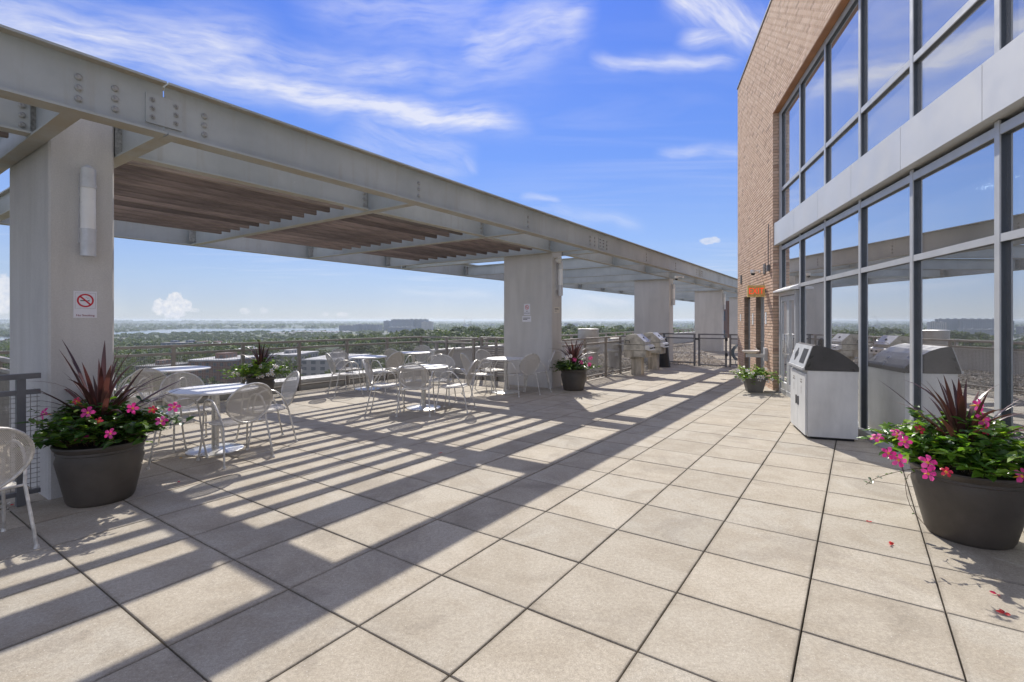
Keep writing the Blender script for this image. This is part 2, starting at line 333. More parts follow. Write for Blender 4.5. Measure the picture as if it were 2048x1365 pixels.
M['leaf_mix'] = m_leaf('mixed_green_leaf', (.035, .085, .018), (.08, .18, .028), (.22, .34, .035), .32, .42)
M['leaf_lime'] = m_leaf('lime_green_leaf', (.06, .13, .02), (.13, .24, .03), (.24, .34, .04))
M['cord'] = m_leaf('burgundy_blade_leaf', (.05, .022, .022), (.085, .038, .036), (.16, .080, .068), .34, .12, (1.7, 1.1, 1))
M['pink'] = m_leaf('magenta_petal', (.66, .03, .24), (.76, .05, .31), (.82, .12, .40), .5, .3, (1.0, 1.0, 1.0))
M['pinkred'] = m_leaf('red_petal', (.60, .02, .05), (.68, .03, .09), (.72, .05, .12), .5, .3, (1, 1, 1))
M['whitepetal'] = m_leaf('white_petal', (.75, .74, .7), (.82, .8, .78), (.85, .78, .8), .5, .3, (1, 1, 1))
M['yellow'] = simple('yellow_centre', (.75, .42, .03), .5)
M['fallen_red'] = m_leaf('fallen_red_petal', (.45, .02, .02), (.55, .03, .03), (.6, .04, .04), .6, .2)
M['stem'] = simple('twig', (.10, .06, .035), .7)
def m_mesh():
    m, q, b = mat('perforated_white_steel'); tcn = q.n.new('ShaderNodeTexCoord'); P = tcn.outputs['Object']; o = q.n['Material Output']
    x, y, z = q.sep(P)
    # expanded-metal pattern: diagonal slots
    zz = q.math('ADD', z, q.math('MULTIPLY', y, 1.0))
    a = q.math('ABSOLUTE', q.math('SUBTRACT', q.math('FRACT', q.math('MULTIPLY', q.math('ADD', x, zz), 95)), .5))
    c = q.math('ABSOLUTE', q.math('SUBTRACT', q.math('FRACT', q.math('MULTIPLY', q.math('SUBTRACT', x, zz), 95)), .5))
    hole = q.math('LESS_THAN', q.math('MAXIMUM', a, c), .26)
    b.inputs['Base Color'].default_value = (.52, .495, .455, 1); b.inputs['Roughness'].default_value = .5; b.inputs['Metallic'].default_value = .1
    tr = q.n.new('ShaderNodeBsdfTransparent'); mx = q.n.new('ShaderNodeMixShader'); q.put(mx.inputs[0], hole); q.l.new(b.outputs[0], mx.inputs[1]); q.l.new(tr.outputs[0], mx.inputs[2]); q.l.new(mx.outputs[0], o.inputs[0])
    return m
M['mesh'] = m_mesh()
def m_tree(name, cs):
    m, q, b = mat(name); g = q.n.new('ShaderNodeNewGeometry'); oi = q.n.new('ShaderNodeObjectInfo')
    n = q.noise(g.outputs['Position'], .05, 3, .6)
    r = q.math('ADD', q.math('MULTIPLY', g.outputs['Random Per Island'], .5), q.mapr(n, .35, .65, 0, .5))
    q.put(b.inputs['Base Color'], q.ramp(r, cs)); b.inputs['Roughness'].default_value = .7
    o = q.n['Material Output']; tl = q.n.new('ShaderNodeBsdfTranslucent'); tl.inputs[0].default_value = (.10, .14, .02, 1)
    mx = q.n.new('ShaderNodeMixShader'); mx.inputs[0].default_value = .35; q.l.new(b.outputs[0], mx.inputs[1]); q.l.new(tl.outputs[0], mx.inputs[2]); q.l.new(mx.outputs[0], o.inputs[0])
    return m
M['tree'] = m_tree('broadleaf_foliage', [(0, (.025, .045, .014)), (.5, (.055, .085, .022)), (1, (.11, .14, .035))])
M['bark'] = simple('bark', (.09, .07, .05), .9)
def m_ground():
    m, q, b = mat('town_ground'); g = q.n.new('ShaderNodeNewGeometry'); P = g.outputs['Position']
    n = q.noise(P, .008, 5, .6); n2 = q.noise(P, .05, 4, .6)
    c = q.ramp(n, [(.40, (.035, .06, .022)), (.5, (.06, .08, .035)), (.56, (.14, .135, .12)), (.62, (.19, .185, .175))])
    c = q.mix(q.mapr(n2, .45, .6, 0, .6), c, (.05, .065, .03))
    d = q.n.new('ShaderNodeVectorMath'); d.operation = 'LENGTH'; q.l.new(P, d.inputs[0])
    c = q.mix(q.mapr(d.outputs['Value'], 1500, 4500, 0, 1), c, (.04, .062, .03))
    q.put(b.inputs['Base Color'], c); b.inputs['Roughness'].default_value = .95; return m
M['ground'] = m_ground()
def m_water():
    m, q, b = mat('river_water'); g = q.n.new('ShaderNodeNewGeometry')
    b.inputs['Base Color'].default_value = (.10, .12, .13, 1); b.inputs['Roughness'].default_value = .12; b.inputs['IOR'].default_value = 1.33
    bn = q.n.new('ShaderNodeBump'); bn.inputs['Distance'].default_value = .1; q.put(bn.inputs['Height'], q.noise(g.outputs['Position'], .3, 4)); q.l.new(bn.outputs[0], b.inputs['Normal']); return m
M['water'] = m_water()
def m_bldg(name, wall, glass, sx, sz, fx=.5, fz=.55):
    m, q, b = mat(name); tcn = q.n.new('ShaderNodeTexCoord'); x, y, z = q.sep(tcn.outputs['Object'])
    a = q.math('FRACT', q.math('DIVIDE', q.math('ADD', x, y), sx)); c = q.math('FRACT', q.math('DIVIDE', z, sz))
    ge = q.n.new('ShaderNodeNewGeometry'); nx, ny, nz = q.sep(ge.outputs['Normal'])
    w = q.math('MULTIPLY', q.math('MULTIPLY', q.math('LESS_THAN', a, fx), q.math('LESS_THAN', c, fz)), q.math('LESS_THAN', q.math('ABSOLUTE', nz), .5))
    q.put(b.inputs['Base Color'], q.mix(w, wall, glass)); b.inputs['Roughness'].default_value = .6; return m
M['b_blue'] = m_bldg('office_glass_wall', (.20, .22, .25), (.08, .11, .15), 6, 3.8, .7, .6)
M['b_pale'] = m_bldg('pale_block_wall', (.42, .40, .37), (.12, .14, .16), 5, 3.3)
M['b_brick'] = m_bldg('brick_block_wall', (.22, .125, .09), (.10, .11, .12), 3.4, 3.0, .45, .5)
M['roofing'] = simple('pale_flat_roof', (.52, .51, .50), .8, var=.2, scale=.08)
M['roofdark'] = simple('grey_flat_roof', (.20, .19, .18), .8, var=.2, scale=.1)
M['asphalt'] = simple('car_park_asphalt', (.075, .075, .078), .9, var=.2, scale=.05)

# ------------------------------------------------------------------ mesh helpers
class MB:
    def __init__(s): s.v = []; s.f = []
    def quad(s, *p):
        i = len(s.v); s.v += [tuple(q) for q in p]; s.f.append(tuple(range(i, i+len(p)))); return s
    def box(s, x0, x1, y0, y1, z0, z1, mtx=None):
        P = [(x, y, z) for z in (z0, z1) for (x, y) in ((x0, y0), (x1, y0), (x1, y1), (x0, y1))]
        return s.hexa(P, mtx)
    def hexa(s, P, mtx=None):
        i = len(s.v)
        if mtx is not None: P = [tuple(mtx @ Vector(p)) for p in P]
        s.v += [tuple(p) for p in P]
        s.f += [(i+3, i+2, i+1, i), (i+4, i+5, i+6, i+7), (i, i+1, i+5, i+4), (i+1, i+2, i+6, i+5), (i+2, i+3, i+7, i+6), (i+3, i, i+4, i+7)]
        return s
    def bbox(s, x0, x1, y0, y1, z0, z1, c=.004):   # box with chamfered top/vertical edges
        def ring(d, z): return [(x0+d, y0+d, z), (x1-d, y0+d, z), (x1-d, y1-d, z), (x0+d, y1-d, z)]
        i = len(s.v); s.v += ring(0, z0)+ring(0, z1-c)+ring(c, z1)
        for k in range(4):
            a, b_ = k, (k+1) % 4
            s.f += [(i+a, i+b_, i+4+b_, i+4+a), (i+4+a, i+4+b_, i+8+b_, i+8+a)]
        s.f += [(i+8, i+9, i+10, i+11), (i+3, i+2, i+1, i)]; return s
    def cyl(s, x, y, z0, z1, r0, r1=None, n=20, caps=True, mtx=None):
        return s.lathe([(r0, z0), (r0 if r1 is None else r1, z1)], x, y, n, caps, mtx)
    def lathe(s, prof, x=0, y=0, n=24, caps=True, mtx=None, sq=None):
        i = len(s.v)
        for (r, z) in prof:
            for k in range(n):
                a = 2*pi*k/n; p = Vector((x+r*cos(a), y+r*sin(a), z))
                if mtx is not None: p = mtx @ p
                s.v.append(tuple(p))
        m = len(prof)
        for j in range(m-1):
            for k in range(n):
                k2 = (k+1) % n; s.f.append((i+j*n+k, i+j*n+k2, i+(j+1)*n+k2, i+(j+1)*n+k))
        if caps:
            s.f.append(tuple(i+k for k in reversed(range(n)))); s.f.append(tuple(i+(m-1)*n+k for k in range(n)))
        return s
    def tube(s, pts, r, n=7, smooth=0, caps=True, closed=False):
        P = [Vector(p) for p in pts]
        for _ in range(smooth):
            Q = []
            rng = range(len(P)) if closed else range(len(P)-1)
            if not closed: Q.append(P[0])
            for k in rng:
                a, b_ = P[k], P[(k+1) % len(P)]; Q += [a.lerp(b_, .25), a.lerp(b_, .75)]
            if not closed: Q.append(P[-1])
            P = Q
        i = len(s.v); m = len(P); up = None
        for j in range(m):
            if closed: d = P[(j+1) % m]-P[j-1]
            else: d = P[min(j+1, m-1)]-P[max(j-1, 0)]
            if d.length < 1e-9: d = Vector((0, 0, 1))
            d.normalize()
            if up is None: up = Vector((0, 0, 1)) if abs(d.z) < .9 else Vector((1, 0, 0))
            a = d.cross(up)
            if a.length < 1e-6: a = d.orthogonal()
            a.normalize(); b_ = a.cross(d).normalized(); up = b_
            rr = r[j] if isinstance(r, (list, tuple)) else r
            for k in range(n):
                t_ = 2*pi*k/n; s.v.append(tuple(P[j]+a*cos(t_)*rr+b_*sin(t_)*rr))
        for j in range(m if closed else m-1):
            for k in range(n):
                k2 = (k+1) % n; j2 = (j+1) % m; s.f.append((i+j*n+k, i+j*n+k2, i+j2*n+k2, i+j2*n+k))
        if caps and not closed:
            s.f.append(tuple(i+k for k in reversed(range(n)))); s.f.append(tuple(i+(m-1)*n+k for k in range(n)))
        return s
    def bar(s, a, b_, w, h=None):   # rectangular bar between two points
        a, b_ = Vector(a), Vector(b_); d = (b_-a); L = d.length; d.normalize(); h = h or w
        up = Vector((0, 0, 1)) if abs(d.z) < .95 else Vector((0, 1, 0))
        x = d.cross(up).normalized(); y = x.cross(d).normalized()
        P = [tuple(p + x*sx*w/2 + y*sy*h/2) for p in (a, b_) for (sx, sy) in ((-1, -1), (1, -1), (1, 1), (-1, 1))]
        return s.hexa(P)
    def build(s, name, m, parent=None, smooth=False, loc=None, rotz=0.0, kind=None, mesh_only=False):
        me = bpy.data.meshes.new(name); me.from_pydata(s.v, [], s.f); me.materials.append(M[m] if isinstance(m, str) else m)
        if smooth:
            me.shade_smooth()
            try: me.set_sharp_from_angle(angle=radians(40))
            except Exception: pass
        if mesh_only: return me
        return link(name, me, parent, loc, rotz, kind)
def link(name, me, parent=None, loc=None, rotz=0.0, kind=None, rot=None):
    o = bpy.data.objects.new(name, me); COL.objects.link(o)
    if parent is not None: o.parent = parent
    if loc is not None: o.location = loc
    o.rotation_euler = rot if rot is not None else (0, 0, rotz)
    if kind: o['kind'] = kind
    return o
def thing(name, label, cat, loc=(0, 0, 0), rotz=0.0, group=None, kind=None):
    o = bpy.data.objects.new(name, None); COL.objects.link(o); o.empty_display_size = .2
    o.location = loc; o.rotation_euler = (0, 0, rotz)
    if kind: o['kind'] = kind
    if label: o['label'] = label; 
    if cat: o['category'] = cat
    if group: o['group'] = group
    return o
def tag(o, label, cat, group=None):
    o['label'] = label; o['category'] = cat
    if group: o['group'] = group
    return o
def copy_tree(o, parent=None):
    c = o.copy(); COL.objects.link(c); c.parent = parent
    for ch in list(o.children): copy_tree(ch, c)
    return c
def text(s, size, m, parent, loc, rot, name='lettering', align='CENTER', ext=.0008, sx=1.0):
    cu = bpy.data.curves.new(name, 'FONT'); cu.body = s; cu.size = size; cu.extrude = ext; cu.align_x = align; cu.align_y = 'CENTER'
    cu.materials.append(M[m]); cu.resolution_u = 3
    tmp = bpy.data.objects.new(name, cu); COL.objects.link(tmp)
    dg = bpy.context.evaluated_depsgraph_get(); me = bpy.data.meshes.new_from_object(tmp.evaluated_get(dg)); bpy.data.objects.remove(tmp)
    o = link(name, me, parent, loc, rot=rot); o.scale = (sx, 1, 1); return o

# facade frame: s along the wall (away from camera), d outwards (towards the terrace)
FA = radians(15.3); F0 = Vector((3.905, 3.88))
WV = Vector((sin(FA), cos(FA))); NV = Vector((-cos(FA), sin(FA)))
def fac(s_, d): return F0 + WV*s_ + NV*d
# local facade empty: local x = -d, local y = s
def inside_building(p, margin=0): return (Vector((p[0], p[1]))-F0).dot(NV) < -margin

# ------------------------------------------------------------------ SETTING: terrace floor
floor = thing('terrace_floor', None, None, (0, 0, 0), TH, kind='structure')
me = MB().bbox(-.301, .301, -.301, .301, -.04, 0, .0035).build('paver', 'paver', mesh_only=True)
cells = []
for i in range(-14, 26):
    for j in range(-10, 27):
        uc, vc = U0+(i+.5)*TILE, V0+(j+.5)*TILE
        if uc < -10.15: continue
        if uc < -5.75 and (vc < 1.1 or vc > 10.3): continue
        p = uv(uc, vc); 
        if inside_building(p, .38): continue
        if vc > 17.3: continue
        px = 1024+1000*p.x/p.y if p.y > .3 else 9e9; py = 641+1532/p.y if p.y > .3 else 9e9
        vis = p.y > .6 and abs(p.x/p.y) < 1.25 and py < 1700
        cells.append((not vis, p.length, uc, vc, p))
cells.sort(key=lambda c: (c[0], c[1]))
rest = MB()
for k, (nv, L, uc, vc, p) in enumerate(cells):
    dz = random.uniform(-.0012, .0012)
    if k < 298: 
        o = link('paver', me, floor, (uc, vc, dz)); o.rotation_euler = (random.gauss(0, .0012), random.gauss(0, .0012), random.gauss(0, .0012))
    else: rest.bbox(uc-.3015, uc+.3015, vc-.3015, vc+.3015, -.04, dz, .003)
rest.build('distant_pavers', 'paver', floor, kind='stuff')
MB().quad((-10.6, -8, -.032), (12, -8, -.032), (12, 18, -.032), (-10.6, 18, -.032)).build('joint_bed', 'joint', floor)
# roof slab under the gravel
gr = thing('gravel_roof', None, None, (0, 0, 0), TH, kind='structure')
sl_ = MB(); sl_.box(-10.3, -5.72, 10.3, 48, -.3, -.035).box(-10.3, -5.72, -9, 1.15, -.3, -.035).box(-5.72, 3, 17.35, 48, -.3, -.035)
sl_.build('roof_slab', 'gravel_bed', gr)
st = MB()
def stone(x, y, z, r):
    i = len(st.v); a = random.random()*pi; rx, ry, rz = r*random.uniform(.7, 1.2), r*random.uniform(.6, 1), r*random.uniform(.4, .8)
    ca, sa = cos(a), sin(a)
    for (p, q_, w_) in ((1, 0, 0), (0, 1, .2), (-1, .1, 0), (0, -1, -.1), (.1, 0, 1), (0, 0, -1)):
        st.v.append((x+ca*p*rx-sa*q_*ry, y+sa*p*rx+ca*q_*ry, z+w_*rz))
    for f in ((0, 1, 4), (1, 2, 4), (2, 3, 4), (3, 0, 4), (1, 0, 5), (2, 1, 5), (3, 2, 5), (0, 3, 5)): st.f.append(tuple(i+k for k in f))
def strew(n, u0, u1, v0, v1, r0, r1):
    for _ in range(n):
        u, v = random.uniform(u0, u1), random.uniform(v0, v1)
        if inside_building(uv(u, v), -.1): continue
        stone(u, v, -.02+random.uniform(0, .02), random.uniform(r0, r1))
strew(9000, -6, 1, 17.5, 22, .016, .038); strew(9000, -8, 3, 22, 34, .03, .06); strew(3500, -10.2, -5.8, 10.4, 17, .02, .045); strew(2500, -8.2, -5.75, -.8, 1.1, .015, .035); strew(3500, -10.2, -6, 17, 34, .03, .06)
for (a, b_) in ((-5.65, 1.2),): strew(60, -5.72, -5.60, -1.0, 1.2, .008, .02)
st.build('gravel', 'stone', gr, kind='stuff')

# parapet kerb along the terrace edge (concrete blocks + pale cap)
kb = thing('parapet_kerb', None, None, (0, 0, 0), TH, kind='structure')
v = 1.46
while v < 10.4:
    MB().bbox(-10.55, -10.24, v+.006, min(v+1.24, 10.45)-.006, -.05, .17, .008).build('kerb_block', 'concrete', kb); v += 1.24
u = -10.24
while u < -7.4:
    MB().bbox(u+.006, min(u+1.24, -7.15)-.006, 10.26, 10.52, -.05, .17, .008).build('kerb_block', 'concrete', kb); u += 1.24
MB().box(-10.85, -10.26, 1.3, 10.75, .171, .205).build('kerb_cap', 'ledge', kb)
MB().box(-10.25, -7.2, 10.28, 10.6, .171, .205).build('kerb_cap', 'ledge', kb)

# ------------------------------------------------------------------ THE BUILDING
B = thing('apartment_building', 'brick and glass building wall rising along the right of the terrace', 'building', (F0.x, F0.y, 0), -FA)
# local: x = -d (into the building), y = s
BF, GL = -.12, .045        # brick face, glass plane (local x)
SE, SN = 11.83, 7.32      # far corner of the brick, edge of the window opening
ZT, ZH = 8.66, 6.07
MB().box(BF+.012, .25, SN+.012, 10.75-.9-.0+.0, 2.18, ZT-.05).box(BF+.012, .25, SN+.012, 8.17, -.05, 2.18).box(BF+.012, .25, 9.15, 9.87, -.05, 2.18).box(BF+.012, .25, 10.75, SE-.012, -.05, ZT-.05).box(BF+.012, .25, 9.85, 10.75, 2.18, ZT-.05).box(BF+.012, .25, -8, SN+.012, ZH+.012, ZT-.05).build('mortar_backing', 'mortar', B)
MB().box(.25, 9, SN, SE-.012, -45, ZT-.06).box(.25, 9, -8, SN, ZH+.02, ZT-.06).box(.25, 9, -8, SN, -45, -.06).box(8.8, 9, -8, SN, -.06, ZH+.02).build('inner_wall', 'mortar', B)
BW, BH, JT = .203, .0565, .0105
bricks = []
def wall_bricks(s0, s1, z0, z1, keep):
    row = 0; z = z0
    while z < z1-.03:
        s_ = s0-(BW+JT)*(.5 if row % 2 else 0)
        while s_ < s1:
            a, b_ = max(s_, s0), min(s_+BW, s1)
            segs = [(a, b_)]
            for (h0, h1, hz_) in ((-99, SN, ZH), (8.17, 9.15, 2.17), (9.87, 10.75, 2.17)):
                if z < hz_-.03:
                    segs = [q for (p0, p1) in segs for q in ((p0, min(p1, h0)), (max(p0, h1), p1)) if q[1]-q[0] > .02]
            for (p0, p1) in segs: bricks.append((p0, p1, z, z+BH))
            s_ += BW+JT
        z += BH+JT; row += 1
def keep(s_, z):
    if z < ZH and s_ < SN: return False
    if z < 2.17 and (8.17 < s_ < 9.15 or 9.87 < s_ < 10.75): return False
    return True
wall_bricks(-8, SE, -.01, ZT-.05, keep)
def bkey(b_):
    p = fac((b_[0]+b_[1])/2, .12); zz = (b_[2]+b_[3])/2
    if p.y < .5: return 1e6
    px = 1024+1000.7*p.x/p.y; py = 641.4-1000.7*(zz-CAMZ)/p.y
    return p.y if (1470 < px < 2048 and 0 < py < 800) else 1e5+p.y
bricks.sort(key=bkey)
bm_ = {}; restb = MB()
def brick_into(mb, a, b_, z0, z1):
    x0 = BF+random.uniform(-.0015, .0015); i = len(mb.v); c = .003
    mb.v += [(BF+.02, a, z0), (BF+.02, b_, z0), (BF+.02, b_, z1), (BF+.02, a, z1), (x0, a+c, z0+c), (x0, b_-c, z0+c), (x0, b_-c, z1-c), (x0, a+c, z1-c)]
    mb.f += [(i+4, i+5, i+6, i+7)[::-1], (i, i+1, i+5, i+4)[::-1], (i+1, i+2, i+6, i+5)[::-1], (i+2, i+3, i+7, i+6)[::-1], (i+3, i, i+4, i+7)[::-1]]
for k, (a, b_, z0, z1) in enumerate(bricks):
    if k < 298:
        L = round(b_-a, 3)
        if L not in bm_:
            q = MB(); brick_into(q, -L/2, L/2, -BH/2, BH/2); bm_[L] = q.build('brick', 'brick', mesh_only=True)
        link('brick', bm_[L], B, (0, (a+b_)/2, (z0+z1)/2))
    else: brick_into(restb, a, b_, z0, z1)
# jamb bricks (edge of opening, door reveals) and far return
def jamb(s_, x0, x1, z0, z1, sgn):
    z = z0; r = 0
    while z < z1-.03:
        xs = [(x0, x1)] if (x1-x0) < .2 else ([(x0, x0+.2), (x0+.21, x1)] if r % 2 else [(x0, x0+.1), (x0+.11, min(x0+.31, x1)), (min(x0+.32, x1-.02), x1)])
        for a, b_ in xs:
            if b_-a > .01: restb.box(a, b_, s_ if sgn > 0 else s_-.012, s_+.012 if sgn > 0 else s_, z, z+BH)
        z += BH+JT; r += 1
jamb(SN-.0, BF, .2, -.01, ZH, 1); jamb(8.17, BF, .1, -.01, 2.17, -1); jamb(9.15, BF, .1, -.01, 2.17, 1); jamb(9.87, BF, .1, -.01, 2.17, -1); jamb(10.75, BF, .1, -.01, 2.17, 1); jamb(SE, BF, .9, -.01, ZT-.06, -1)
restb.build('brickwork', 'brick', B, kind='stuff')
MB().box(BF-.02, .3, -8, SE+.03, ZT-.05, ZT).box(.3, 9, SE-.0, SE+.03, ZT-.05, ZT).build('coping', 'rail_dark', B)
MB().box(BF+.004, GL+.12, -8, SN, ZH-.002, ZH+.012).build('soffit', 'soffit', B)
# curtain wall
MS = [.217+1.385*k for k in range(-5, 6)]
ZS = dict(sill=(0, .09), mid=(2.17, 2.235), head=(3.04, 3.12), up=(4.31, 4.38), top=(5.97, 6.065))
SPZ = (3.17, 3.655)
for k, s_ in enumerate(MS):
    if k == len(MS)-1: w0, w1 = s_-.03, SN-.002
    else: w0, w1 = s_-.032, s_+.032
    for (z0, z1) in ((.0, SPZ[0]-.01), (SPZ[1]+.01, ZH-.004)):
        mo = MB().box(0.0, .012, w0, w1, z0, z1).build('mullion', 'alu', B); MB().box(.0125, GL+.06, w0+.001, w1-.001, z0, z1).build('mullion_body', 'alu_shaded', mo)  # pale front cap; the body's dark colour carries the shade of its sides
for k in range(len(MS)-1):
    a, b_ = MS[k]+.034, MS[k+1]-.034
    if k == len(MS)-2: b_ = MS[k+1]-.032
    for nm in ZS:
        z0, z1 = ZS[nm]
        mo = MB().box(.003 if nm != 'sill' else -.045, .016, a, b_, z0, z1).build('transom' if nm != 'sill' else 'sill', 'alu', B)
        MB().box(.0165, GL+.05, a, b_, z0+.001, z1-.001).build('transom_body' if nm != 'sill' else 'sill_body', 'alu_shaded', mo)
    sp = MB().bbox(0, .46, 0, 1.371, 0, .13, .006)
    # spandrel panel, proud of the frame
    sp = MB(); sp.hexa([(-.10, MS[k]+.007-.034+.03, SPZ[0]), (.2, MS[k]+.003, SPZ[0]), (.2, MS[k+1]-.004, SPZ[0]), (-.10, MS[k+1]-.004, SPZ[0]),
             (-.10, MS[k]+.003, SPZ[1]-.012), (.2, MS[k]+.003, SPZ[1]), (.2, MS[k+1]-.004, SPZ[1]), (-.10, MS[k+1]-.004, SPZ[1]-.012)])
    sp.build('spandrel_panel', 'spandrel', B)
    door = (k == len(MS)-2)
    for (z0, z1) in ((.09, 2.17), (2.235, 3.04), (SPZ[1], 4.31), (4.38, 5.97)):
        if door and z0 < .1: continue
        MB().box(GL, GL+.012, a-.01, b_+.01, z0-.01, z1+.01).build('glass_pane', 'glass' if z1 < 3.1 else 'glass_upper', B)
# end panel beyond the last mullion & dark reveal
MB().box(-.1, .2, MS[-1], SN-.004, *SPZ).build('spandrel_panel', 'spandrel', B)
# entrance doors between the last two mullions, on a box standing slightly proud
a, b_ = MS[-2]+.10, MS[-1]-.05
ds = MB(); ds.box(-.05, .10, a, a+.05, 0, 2.12).box(-.05, .10, b_-.05, b_, 0, 2.12).box(-.05, .10, a+.05, b_-.05, 2.04, 2.12)
ds.build('door_frame', 'alu', B)
MB().hexa([(-.16, a-.06, 2.13), (.0, a-.06, 2.13), (.0, b_+.04, 2.13), (-.16, b_+.04, 2.13), (-.16, a-.06, 2.16), (.0, a-.06, 2.22), (.0, b_+.04, 2.22), (-.16, b_+.04, 2.16)]).build('door_hood', 'white', B)
MB().box(.02, .12, MS[-2]+.034, a-.002, 0, 2.17).build('side_frame', 'alu', B)
mid_ = (a+b_)/2
for (c0, c1, hy) in ((a+.055, mid_-.004, mid_-.1), (mid_+.004, b_-.055, mid_+.1)):
    d_ = MB(); d_.box(-.03, .02, c0, c0+.08, .01, 2.03).box(-.03, .02, c1-.08, c1, .01, 2.03).box(-.03, .02, c0+.08, c1-.08, .01, .24).box(-.03, .02, c0+.08, c1-.08, 1.93, 2.03)
    dd = d_.build('door', 'alu', B)
    MB().box(-.005, .005, c0+.075, c1-.075, .235, 1.935).build('glass_pane', 'glass', dd)
    MB().tube([(-.03, hy, .85), (-.09, hy, .85), (-.09, hy, 1.25), (-.03, hy, 1.25)], .014, 8).build('handle', 'chrome', dd, True)
MB().box(.10, .12, MS[-2]+.034, MS[-1]-.03, 0, .02).build('threshold', 'alu', B)
# interior seen through the glass
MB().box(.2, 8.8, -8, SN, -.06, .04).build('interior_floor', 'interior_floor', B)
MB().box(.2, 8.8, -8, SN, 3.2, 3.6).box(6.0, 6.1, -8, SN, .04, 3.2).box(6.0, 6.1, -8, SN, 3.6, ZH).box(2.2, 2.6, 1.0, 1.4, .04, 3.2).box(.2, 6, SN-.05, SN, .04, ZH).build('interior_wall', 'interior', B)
for (x, y) in ((1.3, .3), (1.3, 1.1), (2.6, .3), (1.3, 2.6), (2.6, 2.6)):
    MB().box(x-.06, x+.06, y-.3, y+.3, 3.185, 3.198).build('ceiling_light', 'ceiling_lamp', B)
# two recessed service doors in the brick
for (s0, s1) in ((8.17, 9.15), (9.87, 10.75)):
    sd = MB().box(.03, .08, s0+.05, s1-.05, 0, 2.08).build('service_door', 'greydoor', B)
    MB().tube([(.03, s1-.14, 1.0), (-.02, s1-.14, 1.0), (-.02, s1-.26, 1.0)], .01, 6).build('handle', 'chrome', sd)
    MB().box(.0, .09, s0+.004, s0+.05, 0, 2.13).box(.0, .09, s1-.05, s1-.004, 0, 2.13).box(.0, .09, s0+.05, s1-.05, 2.085, 2.13).build('door_frame', 'greydoor', B)

# pale roller blinds, added behind the upper panes to lighten the glass
for k in range(len(MS)-1): MB().box(.30, .31, MS[k]+.05, MS[k+1]-.05, 3.66, 5.96).build('added_blind', 'white', B)

# ------------------------------------------------------------------ PERGOLA
PG = thing('pergola', 'long grey steel pergola with wood slats on concrete columns over the terrace', 'pergola', (0, 0, 0), TH)
ZB, BD = 3.05, .43
def ibeam(mb, ax_, c, a, b_, z0=ZB, dep=BD, fw=.15, tf=.018, tw=.012):
    zt = z0+dep
    parts = [(-fw/2, fw/2, z0, z0+tf), (-fw/2, fw/2, zt-tf, zt), (-tw/2, tw/2, z0+tf, zt-tf)]
    for (p, q_, z_0, z_1) in parts:
        if ax_ == 'v': mb.box(c+p, c+q_, a, b_, z_0, z_1)
        else: mb.box(a, b_, c+p, c+q_, z_0, z_1)
UM, UI, UO = -4.72, -5.66, -11.1
CV = [1.26+8.53*k for k in range(0, 6)]       # near faces of the columns
splices = [1.76+8.53*k for k in range(0, 6)]
cross = []
for k in range(-1, 5):
    b0 = 1.19+8.53*k; cross += [b0, b0+.60, b0+3.46, b0+6.09]
cross = [c for c in cross if c > -8]
boltm = MB().lathe([(.024, 0), (.024, .010), (.014, .018)], n=10).build('bolt', 'bolt', mesh_only=True)
hexm = MB().lathe([(.022, 0), (.022, .003), (.014, .003), (.014, .014), (.009, .014), (.009, .03)], n=6).build('bolt', 'bolt', mesh_only=True)
ends = [-8.0] + [splices[0]] + splices[1:]
for k in range(len(ends)-1):
    mb = MB(); ibeam(mb, 'v', UM, ends[k]+.006, ends[k+1]-.006, fw=.17)
    bo = mb.build('main_beam', 'steel', PG)
    face = UM+.0062
    vs = []
    for c in cross:
        if ends[k] < c < ends[k+1]: vs.append(c+.02)
    vs = [x for x in vs if all(abs(x-sp-.0) > .2 for sp in splices)]
    if k == 0: vs += [1.43]
    if k == 1: vs += [2.07]
    if k > 1: vs += [ends[k]+.31]
    if k > 0 and k < 6: vs += [ends[k+1]-.33]
    for vv in sorted(set(round(x, 3) for x in vs)):
        for zz in (3.16, 3.24, 3.32):
            if vv > -1.5: link('bolt', boltm, bo, (face, vv, zz), rot=(0, pi/2, 0))
    if k > 0:
        MB().box(face, face+.012, ends[k]-.13, ends[k]+.13, 3.13, 3.37).build('splice_plate', 'steel', bo)
        for dv in (-.085, .085):
            for zz in (3.18, 3.25, 3.32): link('bolt', hexm, bo, (face+.012, ends[k]+dv, zz), rot=(0, pi/2, 0))
for (U_, nm) in ((UI, 'inner_beam'), (UO, 'edge_beam')):
    cs_ = sorted(cross) + [44]
    if nm == 'inner_beam':
        for a, b_ in zip([-8]+cs_[:-1], cs_):
            if b_-a < .7: continue
            if b_ > 40: continue
            mb = MB(); ibeam(mb, 'v', U_, a+.05, b_-.05, z0=ZB+.02, dep=BD-.04, fw=.13)
            ib = mb.build(nm, 'steel', PG)
            if b_ < 12 and b_ > 0:
                for zz in (3.14, 3.22, 3.30): link('bolt', boltm, ib, (U_+.0062, b_-.10, zz), rot=(0, pi/2, 0))
    else:
        for a, b_ in zip([-8]+splices, splices+[]):
            mb = MB(); ibeam(mb, 'v', U_, a+.009, b_-.009, fw=.17); mb.build(nm, 'steel', PG)
for c in cross:
    if c > 44: continue
    mb = MB(); ibeam(mb, 'u', c, UO+.09 if False else UO+.0065, UM-.0065, z0=ZB+.0015, dep=.325, fw=.12)
    cb = mb.build('cross_beam', 'steel', PG)
    MB().box(UI-.05, UI-.04, c-.06, c-.0065, ZB+.03, ZB+.36).build('connection_plate', 'bolt', cb); MB().box(UO+.16, UO+.17, c-.13, c-.0065, ZB+.05, ZB+.3).build('connection_plate', 'bolt', cb)
